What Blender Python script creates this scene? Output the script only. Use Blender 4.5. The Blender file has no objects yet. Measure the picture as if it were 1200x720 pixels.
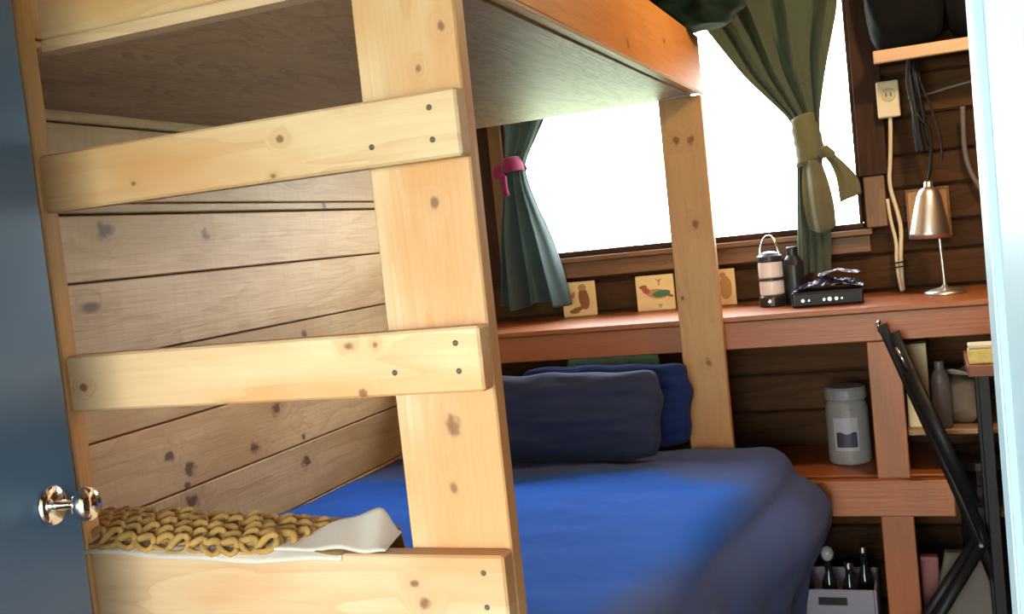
import bpy, bmesh, math, random
from mathutils import Vector, Matrix, noise
random.seed(7)
PI = math.pi
C = bpy.context.scene.collection
SC = bpy.context.scene

# ------------------------------------------------------------------ camera
cam_data = bpy.data.cameras.new('camera')
cam = bpy.data.objects.new('camera', cam_data)
C.objects.link(cam)
SC.camera = cam
cam_data.sensor_fit = 'HORIZONTAL'
cam_data.sensor_width = 36.0
cam_data.lens = 36.0 * 1230.0 / 1200.0
cam_data.clip_start = 0.01
cam.matrix_world = Matrix((
    (0.92811147, 0.07505838, 0.36465784, 0.0),
    (0.35727297, 0.09592742, -0.92906079, 0.0),
    (-0.10471449, 0.99255437, 0.062215, 1.5),
    (0, 0, 0, 1)))

# ------------------------------------------------------------------ world, light, exposure
world = bpy.data.worlds.new('sky')
SC.world = world
world.use_nodes = True
wn = world.node_tree
wn.nodes.clear()
w_out = wn.nodes.new('ShaderNodeOutputWorld')
w_bg = wn.nodes.new('ShaderNodeBackground')
w_ramp = wn.nodes.new('ShaderNodeValToRGB')
w_tc = wn.nodes.new('ShaderNodeTexCoord')
w_sep = wn.nodes.new('ShaderNodeSeparateXYZ')
w_ramp.color_ramp.elements[0].position = 0.0
w_ramp.color_ramp.elements[0].color = (0.97, 0.98, 0.95, 1)
w_ramp.color_ramp.elements[1].position = 1.0
w_ramp.color_ramp.elements[1].color = (0.72, 0.86, 1.0, 1)
wn.links.new(w_tc.outputs['Generated'], w_sep.inputs[0])
wn.links.new(w_sep.outputs['Z'], w_ramp.inputs[0])
wn.links.new(w_ramp.outputs[0], w_bg.inputs['Color'])
wn.links.new(w_bg.outputs[0], w_out.inputs[0])
w_bg.inputs['Strength'].default_value = 13.0

def portal(name, loc, rot, sx, sy):
    l = bpy.data.lights.new(name, 'AREA')
    l.shape = 'RECTANGLE'
    l.size, l.size_y = sx, sy
    l.cycles.is_portal = True
    o = bpy.data.objects.new(name, l)
    o.location = loc
    o.rotation_euler = rot
    C.objects.link(o)
portal('window_portal', (-0.88, 4.24, 1.9), (-PI / 2, 0, 0), 1.4, 1.0)
portal('doorway_portal', (-0.56, 0.2, 1.05), (PI / 2, 0, 0), 1.15, 2.1)

SC.view_settings.view_transform = 'Standard'
SC.view_settings.look = 'None'
SC.view_settings.gamma = 1.0
SC.view_settings.use_curve_mapping = False
SC.view_settings.exposure = 0.8

# ------------------------------------------------------------------ helpers
def wm(o):
    m = o.matrix_basis.copy()
    if o.parent:
        m = wm(o.parent) @ o.matrix_parent_inverse @ m
    return m

def adopt(o, parent):
    if parent is not None:
        o.parent = parent
        o.matrix_parent_inverse = wm(parent).inverted()

def tag(o, label, cat, group=None):
    o['label'] = label
    o['category'] = cat
    if group:
        o['group'] = group
    return o

def thing(name, label, cat, loc, group=None):
    o = bpy.data.objects.new(name, None)
    o.empty_display_size = 0.05
    C.objects.link(o)
    o.location = loc
    return tag(o, label, cat, group)

def finish(name, bm, mat, parent=None, smooth=False, label=None, base=True):
    """link a bmesh given in world coordinates as one object with its origin at its base"""
    bmesh.ops.recalc_face_normals(bm, faces=bm.faces)
    vs = [v.co for v in bm.verts]
    c = Vector(((min(v.x for v in vs) + max(v.x for v in vs)) / 2,
                (min(v.y for v in vs) + max(v.y for v in vs)) / 2,
                min(v.z for v in vs)))
    bmesh.ops.translate(bm, verts=bm.verts, vec=-c)
    me = bpy.data.meshes.new(name)
    bm.to_mesh(me)
    bm.free()
    if smooth:
        for p in me.polygons:
            p.use_smooth = True
    me.materials.append(mat)
    o = bpy.data.objects.new(name, me)
    o.location = c
    C.objects.link(o)
    adopt(o, parent)
    if label:
        o['label'] = label
    return o

def struct(o):
    o['kind'] = 'structure'
    return o

def add_box(bm, lo, hi, bevel=0.0, seg=1, m=None):
    lo, hi = Vector(lo), Vector(hi)
    r = bmesh.ops.create_cube(bm, size=1.0)
    vs = r['verts']
    d = hi - lo
    for v in vs:
        v.co = Vector((v.co.x * d.x, v.co.y * d.y, v.co.z * d.z)) + (lo + hi) / 2
    if bevel > 0:
        es = list({e for v in vs for e in v.link_edges})
        rb = bmesh.ops.bevel(bm, geom=es, offset=bevel, segments=seg, affect='EDGES', profile=0.5)
        vs = list({v for f in rb['faces'] for v in f.verts} | {v for v in vs if v.is_valid})
    if m is not None:
        bmesh.ops.transform(bm, matrix=m, verts=[v for v in vs if v.is_valid])
    return vs

def add_lathe(bm, prof, c, n=24, axis='z', m=None):
    """prof: list of (radius, height)"""
    rings = []
    c = Vector(c)
    for r, h in prof:
        ring = []
        for i in range(n):
            a = 2 * PI * i / n
            p = Vector((r * math.cos(a), r * math.sin(a), h))
            if axis == 'x':
                p = Vector((h, p.x, p.y))
            elif axis == 'y':
                p = Vector((p.x, h, p.y))
            if m is not None:
                p = m @ p
            ring.append(bm.verts.new(p + c))
        rings.append(ring)
    for a, b in zip(rings, rings[1:]):
        for i in range(n):
            j = (i + 1) % n
            bm.faces.new((a[i], a[j], b[j], b[i]))
    bm.faces.new(rings[0][::-1])
    bm.faces.new(rings[-1])

def add_tube(bm, pts, r, n=8, smoothsub=0, flat=1.0):
    pts = [Vector(p) for p in pts]
    for _ in range(smoothsub):
        q = [pts[0]]
        for a, b in zip(pts, pts[1:]):
            q += [a * 0.75 + b * 0.25, a * 0.25 + b * 0.75]
        q.append(pts[-1])
        pts = q
    rings = []
    ref = None
    for i, p in enumerate(pts):
        t = (pts[min(i + 1, len(pts) - 1)] - pts[max(i - 1, 0)]).normalized()
        if ref is None:
            ref = t.cross(Vector((0.31, 0.9, 0.2)))
            if ref.length < 0.1:
                ref = t.cross(Vector((1, 0, 0)))
        ref = (ref - t * ref.dot(t)).normalized()
        bi = t.cross(ref)
        rr = r[i] if isinstance(r, (list, tuple)) and len(r) == len(pts) else (r if not isinstance(r, (list, tuple)) else r[0])
        rings.append([bm.verts.new(p + ref * rr * math.cos(2 * PI * k / n) + bi * rr * flat * math.sin(2 * PI * k / n)) for k in range(n)])
    for a, b in zip(rings, rings[1:]):
        for k in range(n):
            j = (k + 1) % n
            bm.faces.new((a[k], a[j], b[j], b[k]))
    bm.faces.new(rings[0][::-1])
    bm.faces.new(rings[-1])

def add_grid(bm, fn, nu, nv):
    g = [[bm.verts.new(fn(i / nu, j / nv)) for j in range(nv + 1)] for i in range(nu + 1)]
    for i in range(nu):
        for j in range(nv):
            bm.faces.new((g[i][j], g[i + 1][j], g[i + 1][j + 1], g[i][j + 1]))

def solidify(o, t, off=0):
    m = o.modifiers.new('thickness', 'SOLIDIFY')
    m.thickness = t
    m.offset = off
    return m

def ss(a, b, x):
    t = max(0.0, min(1.0, (x - a) / (b - a)))
    return t * t * (3 - 2 * t)

def interp1(keys, z):
    if z <= keys[0][0]:
        return keys[0][1]
    for (a, va), (b, vb) in zip(keys, keys[1:]):
        if z <= b:
            return va + (vb - va) * (z - a) / (b - a)
    return keys[-1][1]

def nz(x, y, z=0.0):
    return noise.noise(Vector((x, y, z)))

# ------------------------------------------------------------------ materials
def new_mat(name):
    m = bpy.data.materials.new(name)
    m.use_nodes = True
    nt = m.node_tree
    return m, nt, nt.nodes['Principled BSDF']

def N(nt, t, **kw):
    n = nt.nodes.new(t)
    for k, v in kw.items():
        setattr(n, k, v)
    return n

def math_node(nt, op, a, b=None, c=None, clamp=False):
    n = N(nt, 'ShaderNodeMath', operation=op, use_clamp=clamp)
    for i, v in enumerate((a, b, c)):
        if v is None:
            continue
        if isinstance(v, (int, float)):
            n.inputs[i].default_value = v
        else:
            nt.links.new(v, n.inputs[i])
    return n.outputs[0]

def mix_col(nt, fac, a, b, mode='MIX'):
    n = N(nt, 'ShaderNodeMix', data_type='RGBA', blend_type=mode)
    for s, v in ((0, fac), (6, a), (7, b)):
        if isinstance(v, (int, float)):
            n.inputs[s].default_value = v
        elif isinstance(v, tuple):
            n.inputs[s].default_value = (*v, 1)
        else:
            nt.links.new(v, n.inputs[s])
    return n.outputs[2]

def plain(name, col, rough=0.5, metal=0.0, var=0.15, scale=20.0, bump=0.0, spec=0.5, trans=0.0):
    m, nt, p = new_mat(name)
    tc = N(nt, 'ShaderNodeTexCoord')
    no = N(nt, 'ShaderNodeTexNoise')
    no.inputs['Scale'].default_value = scale
    no.inputs['Detail'].default_value = 5
    nt.links.new(tc.outputs['Object'], no.inputs['Vector'])
    f = math_node(nt, 'MULTIPLY_ADD', no.outputs['Fac'], 2 * var, 1 - var)
    c = mix_col(nt, 1.0, col, (1, 1, 1), 'MULTIPLY')
    cc = N(nt, 'ShaderNodeVectorMath', operation='SCALE')
    nt.links.new(c, cc.inputs[0])
    nt.links.new(f, cc.inputs['Scale'])
    nt.links.new(cc.outputs[0], p.inputs['Base Color'])
    p.inputs['Roughness'].default_value = rough
    p.inputs['Metallic'].default_value = metal
    p.inputs['Specular IOR Level'].default_value = spec
    if trans:
        p.inputs['Transmission Weight'].default_value = trans
    if bump:
        b = N(nt, 'ShaderNodeBump')
        b.inputs['Strength'].default_value = bump
        b.inputs['Distance'].default_value = 0.01
        nt.links.new(no.outputs['Fac'], b.inputs['Height'])
        nt.links.new(b.outputs[0], p.inputs['Normal'])
    return m

def wood(name, light, dark, knot=(0.1, 0.04, 0.015), rough=0.55, stain=None, knots=(), rnd_knots=0.5,
         band=9.0, contrast=1.0, blot=0.0, spec=0.35, figure=0.0, tint_var=0.12, saw=0.0):
    """lumber: the grain runs along the local X axis; knots = (x, z, r) in local coordinates"""
    m, nt, p = new_mat(name)
    L = nt.links.new
    tc = N(nt, 'ShaderNodeTexCoord')
    oi = N(nt, 'ShaderNodeObjectInfo')
    sep0 = N(nt, 'ShaderNodeSeparateXYZ')
    L(tc.outputs['Object'], sep0.inputs[0])
    offv = N(nt, 'ShaderNodeCombineXYZ')
    L(math_node(nt, 'MULTIPLY', oi.outputs['Random'], 31.0), offv.inputs[0])
    L(math_node(nt, 'MULTIPLY', oi.outputs['Random'], 17.0), offv.inputs[1])
    L(math_node(nt, 'MULTIPLY', oi.outputs['Random'], 53.0), offv.inputs[2])
    add = N(nt, 'ShaderNodeVectorMath', operation='ADD')
    L(tc.outputs['Object'], add.inputs[0])
    L(offv.outputs[0], add.inputs[1])
    pos = add.outputs[0]
    # random knots
    kmap = N(nt, 'ShaderNodeMapping')
    kmap.inputs['Scale'].default_value = (2.6, 2.0, 6.5)
    L(pos, kmap.inputs[0])
    vo = N(nt, 'ShaderNodeTexVoronoi')
    vo.inputs['Scale'].default_value = 1.0
    L(kmap.outputs[0], vo.inputs['Vector'])
    vc = N(nt, 'ShaderNodeSeparateXYZ')
    L(vo.outputs['Color'], vc.inputs[0])
    keep = math_node(nt, 'LESS_THAN', vc.outputs[0], rnd_knots)
    def ramp(v, a, b):
        r = N(nt, 'ShaderNodeMapRange', interpolation_type='SMOOTHSTEP')
        r.inputs[1].default_value = a
        r.inputs[2].default_value = b
        r.inputs[3].default_value = 1.0
        r.inputs[4].default_value = 0.0
        L(v, r.inputs[0])
        return r.outputs[0]
    kn_ = N(nt, 'ShaderNodeTexNoise')
    kn_.inputs['Scale'].default_value = 45
    L(pos, kn_.inputs['Vector'])
    wob = math_node(nt, 'MULTIPLY_ADD', kn_.outputs['Fac'], 2.0, -1.0)
    kmask = math_node(nt, 'MULTIPLY', ramp(vo.outputs['Distance'], 0.04, 0.12), keep)
    khalo = math_node(nt, 'MULTIPLY', ramp(vo.outputs['Distance'], 0.05, 0.42), keep)
    for kx, kz, kr in knots:
        dx = math_node(nt, 'MULTIPLY', math_node(nt, 'SUBTRACT', sep0.outputs[0], kx), 1 / (kr * 1.25))
        dz = math_node(nt, 'MULTIPLY', math_node(nt, 'SUBTRACT', sep0.outputs[2], kz), 1 / kr)
        d = math_node(nt, 'SQRT', math_node(nt, 'ADD', math_node(nt, 'MULTIPLY', dx, dx), math_node(nt, 'MULTIPLY', dz, dz)))
        d = math_node(nt, 'ADD', d, wob)
        kmask = math_node(nt, 'MAXIMUM', kmask, ramp(d, 0.4, 1.25))
        khalo = math_node(nt, 'MAXIMUM', khalo, ramp(d, 0.6, 4.0))
    # long soft bands (annual rings cut along the board), pushed aside by the knots
    gmap = N(nt, 'ShaderNodeMapping')
    gmap.inputs['Scale'].default_value = (0.9, band, band)
    L(pos, gmap.inputs[0])
    n1 = N(nt, 'ShaderNodeTexNoise')
    n1.inputs['Scale'].default_value = 1.0
    n1.inputs['Detail'].default_value = 3
    n1.inputs['Distortion'].default_value = 0.6 + figure
    shift = N(nt, 'ShaderNodeCombineXYZ')
    L(math_node(nt, 'MULTIPLY', khalo, 0.6), shift.inputs[2])
    L(math_node(nt, 'MULTIPLY', khalo, 0.25), shift.inputs[1])
    a2 = N(nt, 'ShaderNodeVectorMath', operation='ADD')
    L(gmap.outputs[0], a2.inputs[0])
    L(shift.outputs[0], a2.inputs[1])
    L(a2.outputs[0], n1.inputs['Vector'])
    rings = math_node(nt, 'FRACT', math_node(nt, 'MULTIPLY', n1.outputs['Fac'], 7.0))
    rings = math_node(nt, 'POWER', rings, 2.5)
    fmap = N(nt, 'ShaderNodeMapping')
    fmap.inputs['Scale'].default_value = (5, 130, 130)
    L(pos, fmap.inputs[0])
    n2 = N(nt, 'ShaderNodeTexNoise')
    n2.inputs['Scale'].default_value = 1.0
    n2.inputs['Detail'].default_value = 4
    L(fmap.outputs[0], n2.inputs['Vector'])
    bmap = N(nt, 'ShaderNodeMapping')
    bmap.inputs['Scale'].default_value = (2.2, 7, 7)
    L(pos, bmap.inputs[0])
    n3 = N(nt, 'ShaderNodeTexNoise')
    n3.inputs['Scale'].default_value = 1.0
    n3.inputs['Detail'].default_value = 4
    L(bmap.outputs[0], n3.inputs['Vector'])
    g = math_node(nt, 'MULTIPLY', rings, 0.45 * contrast)
    g = math_node(nt, 'ADD', g, math_node(nt, 'MULTIPLY', math_node(nt, 'SUBTRACT', n2.outputs['Fac'], 0.45), 0.7 * contrast))
    g = math_node(nt, 'ADD', g, math_node(nt, 'MULTIPLY', math_node(nt, 'SUBTRACT', n3.outputs['Fac'], 0.42), 0.8 * contrast), clamp=True)
    col = mix_col(nt, g, light, dark)
    if stain:
        sf = N(nt, 'ShaderNodeMapRange', interpolation_type='SMOOTHSTEP')
        sf.inputs[1].default_value = 0.44
        sf.inputs[2].default_value = 0.68
        n4 = N(nt, 'ShaderNodeTexNoise')
        n4.inputs['Scale'].default_value = 1.0
        n4.inputs['Detail'].default_value = 3
        smap = N(nt, 'ShaderNodeMapping')
        smap.inputs['Location'].default_value = (3.3, 1.7, 9.1)
        smap.inputs['Scale'].default_value = (1.6, 4, 4)
        L(pos, smap.inputs[0])
        L(smap.outputs[0], n4.inputs['Vector'])
        L(n4.outputs['Fac'], sf.inputs[0])
        col = mix_col(nt, math_node(nt, 'MULTIPLY', sf.outputs[0], 0.75), col, stain)
    if saw:
        # saw marks: fine lines across the board
        wmap = N(nt, 'ShaderNodeMapping')
        wmap.inputs['Scale'].default_value = (70, 3, 3)
        L(pos, wmap.inputs[0])
        n5 = N(nt, 'ShaderNodeTexNoise')
        n5.inputs['Scale'].default_value = 1.0
        L(wmap.outputs[0], n5.inputs['Vector'])
        col = mix_col(nt, math_node(nt, 'MULTIPLY', ramp(n5.outputs['Fac'], 0.35, 0.55), saw), col, dark)
    col = mix_col(nt, math_node(nt, 'MULTIPLY', khalo, 0.2), col, (dark[0] * 0.9, dark[1] * 0.75, dark[2] * 0.6))
    col = mix_col(nt, math_node(nt, 'MULTIPLY', kmask, 0.85), col, knot)
    br = math_node(nt, 'MULTIPLY_ADD', oi.outputs['Random'], 2 * tint_var, 1 - tint_var)
    sc = N(nt, 'ShaderNodeVectorMath', operation='SCALE')
    L(col, sc.inputs[0])
    L(br, sc.inputs['Scale'])
    L(sc.outputs[0], p.inputs['Base Color'])
    p.inputs['Roughness'].default_value = rough
    p.inputs['Specular IOR Level'].default_value = spec
    b = N(nt, 'ShaderNodeBump')
    b.inputs['Strength'].default_value = 0.25 + blot
    b.inputs['Distance'].default_value = 0.004
    L(math_node(nt, 'ADD', n2.outputs['Fac'], math_node(nt, 'MULTIPLY', n3.outputs['Fac'], 1.5)), b.inputs['Height'])
    L(b.outputs[0], p.inputs['Normal'])
    return m

def cloth(name, col, col2=None, rough=0.9, translucent=0.0, scale=6.0, var=0.3, wrinkle=0.0, sheen=0.3):
    m, nt, p = new_mat(name)
    L = nt.links.new
    tc = N(nt, 'ShaderNodeTexCoord')
    no = N(nt, 'ShaderNodeTexNoise')
    no.inputs['Scale'].default_value = scale
    no.inputs['Detail'].default_value = 4
    L(tc.outputs['Object'], no.inputs['Vector'])
    c = mix_col(nt, no.outputs['Fac'], col, col2 or tuple(x * (1 - var) for x in col))
    L(c, p.inputs['Base Color'])
    p.inputs['Roughness'].default_value = rough
    p.inputs['Sheen Weight'].default_value = sheen
    p.inputs['Specular IOR Level'].default_value = 0.15
    we = N(nt, 'ShaderNodeTexNoise')
    we.inputs['Scale'].default_value = 420
    L(tc.outputs['Object'], we.inputs['Vector'])
    wr = N(nt, 'ShaderNodeTexNoise')
    wr.inputs['Scale'].default_value = 9
    wr.inputs['Detail'].default_value = 3
    wr.inputs['Distortion'].default_value = 1.2
    L(tc.outputs['Object'], wr.inputs['Vector'])
    b = N(nt, 'ShaderNodeBump')
    b.inputs['Strength'].default_value = 0.5
    b.inputs['Distance'].default_value = 0.02
    h = math_node(nt, 'ADD', math_node(nt, 'MULTIPLY', we.outputs['Fac'], 0.05), math_node(nt, 'MULTIPLY', wr.outputs['Fac'], wrinkle))
    L(h, b.inputs['Height'])
    L(b.outputs[0], p.inputs['Normal'])
    if translucent:
        t = N(nt, 'ShaderNodeBsdfTranslucent')
        L(c, t.inputs['Color'])
        mx = N(nt, 'ShaderNodeMixShader')
        mx.inputs[0].default_value = translucent
        L(p.outputs[0], mx.inputs[1])
        L(t.outputs[0], mx.inputs[2])
        L(mx.outputs[0], nt.nodes['Material Output'].inputs['Surface'])
    return m

def glass(name, col=(1, 1, 1), gloss=0.06):
    m, nt, p = new_mat(name)
    nt.nodes.remove(p)
    tr = N(nt, 'ShaderNodeBsdfTransparent')
    tr.inputs['Color'].default_value = (*col, 1)
    gl = N(nt, 'ShaderNodeBsdfGlossy')
    gl.inputs['Roughness'].default_value = 0.02
    mx = N(nt, 'ShaderNodeMixShader')
    mx.inputs[0].default_value = gloss
    nt.links.new(tr.outputs[0], mx.inputs[1])
    nt.links.new(gl.outputs[0], mx.inputs[2])
    nt.links.new(mx.outputs[0], nt.nodes['Material Output'].inputs['Surface'])
    return m

PINE = dict(light=(0.60, 0.425, 0.275), dark=(0.46, 0.28, 0.14), knot=(0.15, 0.065, 0.028), stain=(0.47, 0.215, 0.065), rough=0.5, contrast=1.0, band=7.0)
M_PINE = wood('pine_lumber', rnd_knots=0.07, **PINE)
M_FIR = wood('fir_post_lumber', (0.52, 0.29, 0.12), (0.38, 0.18, 0.06), stain=(0.45, 0.2, 0.06), rnd_knots=0.25, contrast=0.7)
M_BEAM = wood('orange_fir_beam', (0.60, 0.28, 0.08), (0.42, 0.16, 0.035), stain=(0.5, 0.2, 0.04), rnd_knots=0.2, contrast=0.8)
M_PLY = wood('plywood', (0.42, 0.265, 0.145), (0.20, 0.12, 0.065), knot=(0.06, 0.035, 0.02), rnd_knots=0.0, rough=0.5, band=3.2, contrast=1.25, figure=3.0, blot=0.5, spec=0.4, tint_var=0)
M_WALL_L = wood('weathered_plank', (0.66, 0.44, 0.22), (0.42, 0.24, 0.10), knot=(0.10, 0.05, 0.03), stain=(0.46, 0.25, 0.095), rnd_knots=0.3, rough=0.5, spec=0.3, contrast=1.0, saw=0.14, tint_var=0.2)
M_WALL_B = wood('dark_log_plank', (0.085, 0.040, 0.016), (0.03, 0.014, 0.007), knot=(0.02, 0.01, 0.006), rnd_knots=0.3, rough=0.75, spec=0.15, contrast=1.0, tint_var=0.45)
M_TRIM_D = wood('dark_window_trim', (0.055, 0.026, 0.016), (0.022, 0.011, 0.008), rnd_knots=0.1, rough=0.7, spec=0.12)
M_TRIM_M = wood('brown_window_trim', (0.22, 0.115, 0.05), (0.11, 0.05, 0.022), rnd_knots=0.2, rough=0.5)
M_FLOOR = wood('floor_board_wood', (0.16, 0.10, 0.06), (0.08, 0.045, 0.025), rnd_knots=0.2, rough=0.5)
M_DESK = wood('terracotta_painted_wood', (0.36, 0.115, 0.030), (0.27, 0.078, 0.020), knot=(0.2, 0.05, 0.02), rnd_knots=0.15, rough=0.42, contrast=0.6, tint_var=0.05, spec=0.5)
M_PALE = wood('pale_stick_wood', (0.56, 0.38, 0.25), (0.4, 0.25, 0.15), rnd_knots=0.1)
M_BLACK = plain('black_paint', (0.008, 0.008, 0.009), 0.5, spec=0.3)
M_BLACKPL = plain('black_plastic', (0.014, 0.015, 0.02), 0.35, var=0.3)
M_CHROME = plain('chrome', (0.85, 0.85, 0.87), 0.12, 1.0, var=0.03)
M_STEEL = plain('brushed_nickel', (0.80, 0.78, 0.74), 0.36, 1.0, var=0.08, scale=60)
M_SCREW = plain('dark_screw_head', (0.10, 0.085, 0.06), 0.5, 0.6)
M_CREAM = plain('cream_plastic', (0.72, 0.62, 0.43), 0.5, var=0.05)
M_DOOR = plain('navy_door_paint', (0.022, 0.062, 0.125), 0.42, var=0.12, scale=3, bump=0.03, spec=0.6)
M_JAMB = plain('pale_blue_paint', (0.21, 0.30, 0.39), 0.45, var=0.03)
M_SHELL = plain('cabin_shell', (0.06, 0.035, 0.02), 0.9)
M_CEIL = wood('ceiling_board', (0.5, 0.33, 0.18), (0.34, 0.2, 0.1), rnd_knots=0.2)
M_GROUND = plain('pale_grass', (0.34, 0.42, 0.24), 0.9, var=0.2, scale=8)

# ------------------------------------------------------------------ boards
def board(name, lo, hi, mat, parent=None, bevel=0.003, knots=None, spec=None, label=None, twist=0.0):
    """a piece of lumber between two world corners, grain along its longest side; knots in world coordinates"""
    lo, hi = Vector(lo), Vector(hi)
    d = hi - lo
    c = (lo + hi) / 2
    ax = max(range(3), key=lambda i: d[i])
    if ax == 0:
        rot, dims = Matrix.Identity(3), (d.x, d.y, d.z)
    elif ax == 1:
        rot, dims = Matrix.Rotation(PI / 2, 3, 'Z'), (d.y, d.x, d.z)
    else:
        rot, dims = Matrix.Rotation(-PI / 2, 3, 'Y'), (d.z, d.y, d.x)
    bm = bmesh.new()
    add_box(bm, [-x / 2 for x in dims], [x / 2 for x in dims], bevel)
    if twist:
        for v in bm.verts:
            v.co.z += twist * v.co.x / dims[0]
    bmesh.ops.recalc_face_normals(bm, faces=bm.faces)
    me = bpy.data.meshes.new(name)
    bm.to_mesh(me)
    bm.free()
    if knots:
        base = spec or PINE
        inv = rot.inverted()
        ks = []
        for (wx, wy, wz, r) in knots:
            q = inv @ (Vector((wx, wy, wz)) - c)
            ks.append((q.x, q.z, r))
        mat = wood(mat.name + '_knotted', knots=ks, rnd_knots=0.0, **base)
    me.materials.append(mat)
    o = bpy.data.objects.new(name, me)
    o.location = c
    o.rotation_euler = rot.to_euler()
    C.objects.link(o)
    adopt(o, parent)
    if label:
        o['label'] = label
    return o

# ------------------------------------------------------------------ room shell
XL, XR, YB, YF, ZC = -1.86, 0.95, 4.10, 0.45, 2.62
def slab(name, lo, hi, mat):
    bm = bmesh.new()
    add_box(bm, lo, hi)
    return struct(finish(name, bm, mat))

ground = slab('ground', (-60, -60, -0.42), (60, 60, -0.32), M_GROUND)
floor = slab('floor', (XL - 0.2, 0.2, -0.08), (XR + 0.2, YB + 0.2, -0.022), M_SHELL)
k = 0
x = XL
while x < XR - 0.01:
    board('floor_board', (x + 0.002, 0.3, -0.022), (min(x + 0.138, XR), YB - 0.02, 0.0), M_FLOOR, floor)
    x += 0.14
ceiling = slab('ceiling', (XL - 0.2, 0.2, ZC), (XR + 0.2, YB + 0.2, ZC + 0.1), M_CEIL)

wall_left = slab('wall_left', (XL - 0.2, 0.2, -0.08), (XL - 0.03, YB + 0.2, ZC), M_SHELL)
seams = [0.0, 0.18, 0.37, 0.556, 0.745, 0.932, 1.124, 1.318, 1.508, 1.672, 1.699, 1.893, 2.08, 2.27, 2.45, 2.62]
WALLSPEC = dict(light=(0.66, 0.44, 0.22), dark=(0.42, 0.24, 0.10), knot=(0.085, 0.04, 0.022), stain=(0.46, 0.25, 0.095), rough=0.5, spec=0.3, contrast=1.0, saw=0.14, tint_var=0.2)
wk = {5: [(XL, 2.255, 0.893 + 0.05, 0.012), (XL, 2.824, 0.95, 0.012), (XL, 2.195, 1.035, 0.014), (XL, 2.272, 0.985, 0.02), (XL, 2.696, 1.065, 0.022), (XL, 2.565, 0.975, 0.02)],
      4: [(XL, 2.26, 0.893, 0.022), (XL, 2.824, 0.875, 0.02), (XL, 1.9, 0.80, 0.015)],
      6: [(XL, 2.9, 1.27, 0.016), (XL, 2.07, 1.237, 0.018)],
      8: [(XL, 2.461, 1.609, 0.017), (XL, 2.069, 1.632, 0.024)],
      9: [(XL, 3.095, 1.684, 0.012)]}
for i, (a, b) in enumerate(zip(seams, seams[1:])):
    proud = random.uniform(-0.006, 0.0)
    if i == 9:
        proud = 0.008
    board('plank', (XL - 0.03, YF, a + 0.002), (XL + proud, YB, b - 0.0025), M_WALL_L, wall_left, bevel=0.003, knots=wk.get(i), spec=WALLSPEC)

# back wall: solid shell around the window opening, dark planks inside
WX0, WX1, WZ0, WZ1 = -1.56, -0.185, 1.41, 2.36
bm = bmesh.new()
for lo, hi in (((XL - 0.2, YB + 0.03, -0.08), (XR + 0.2, YB + 0.2, WZ0)), ((XL - 0.2, YB + 0.03, WZ1), (XR + 0.2, YB + 0.2, ZC)),
               ((XL - 0.2, YB + 0.03, WZ0), (WX0, YB + 0.2, WZ1)), ((WX1, YB + 0.03, WZ0), (XR + 0.2, YB + 0.2, WZ1))):
    add_box(bm, lo, hi)
wall_back = struct(finish('wall_back', bm, M_SHELL))
z = 0.0
hs = [0.15, 0.14, 0.155, 0.145, 0.15, 0.145, 0.15, 0.14, 0.13, 0.105]
zs = [0.0]
for h in hs:
    zs.append(zs[-1] + h)
zs[-1] = WZ0
zz = [WZ0, 1.54, 1.66, 1.80, 1.95, 2.09, 2.23, WZ1, 2.48, ZC]
for a, b in zip(zs, zs[1:]):
    board('plank', (XL + 0.01, YB - random.uniform(0.0, 0.008), a + 0.003), (XR, YB + 0.03, b - 0.003), M_WALL_B, wall_back, bevel=0.008)
for a, b in zip(zz, zz[1:]):
    pr = random.uniform(0.0, 0.008)
    if a >= WZ1 - 0.001:
        board('plank', (XL + 0.01, YB - pr, a + 0.003), (XR, YB + 0.03, b - 0.003), M_WALL_B, wall_back, bevel=0.008)
    else:
        board('plank', (XL + 0.01, YB - pr, a + 0.003), (WX0 - 0.01, YB + 0.03, b - 0.003), M_WALL_B, wall_back, bevel=0.008)
        board('plank', (WX1 + 0.01, YB - pr, a + 0.003), (XR, YB + 0.03, b - 0.003), M_WALL_B, wall_back, bevel=0.008)

wall_right = slab('wall_right', (XR + 0.03, 0.2, -0.08), (XR + 0.2, YB + 0.2, ZC), M_SHELL)
for i in range(17):
    board('plank', (XR, YF, i * 0.154 + 0.003), (XR + 0.03, YB, min((i + 1) * 0.154, ZC) - 0.003), M_WALL_B, wall_right, bevel=0.008)

# unseen roof slab added outside to cut the light through the doorway
added_roof = slab('added_porch_roof', (XL - 1.6, -3.6, 2.22), (XR + 1.6, 0.24, 2.32), M_CEIL)

# unseen warm bulb and holder, added to turn the side beam orange
bulb = bpy.data.lights.new('added_bulb_light', 'POINT')
bulb.energy = 26.0
bulb.color = (1.0, 0.70, 0.42)
bulb.shadow_soft_size = 0.05
lo_ = bpy.data.objects.new('added_bulb_light', bulb)
lo_.location = (0.30, 2.95, 2.42)
C.objects.link(lo_)
bm = bmesh.new()
add_lathe(bm, [(0.05, ZC - 0.001), (0.05, ZC - 0.02), (0.022, ZC - 0.035), (0.020, ZC - 0.09)], (0.30, 2.95, 0), 20)
finish('added_bulb_holder', bm, M_CREAM, ceiling)
added_porch_floor = slab('added_porch_floor', (XL - 1.6, -3.6, -0.12), (XR + 1.6, 0.199, -0.06), wood('added_deck_wood', (0.17, 0.12, 0.08), (0.11, 0.075, 0.045)))  # unseen deck added to set the bounce light through the doorway
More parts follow.
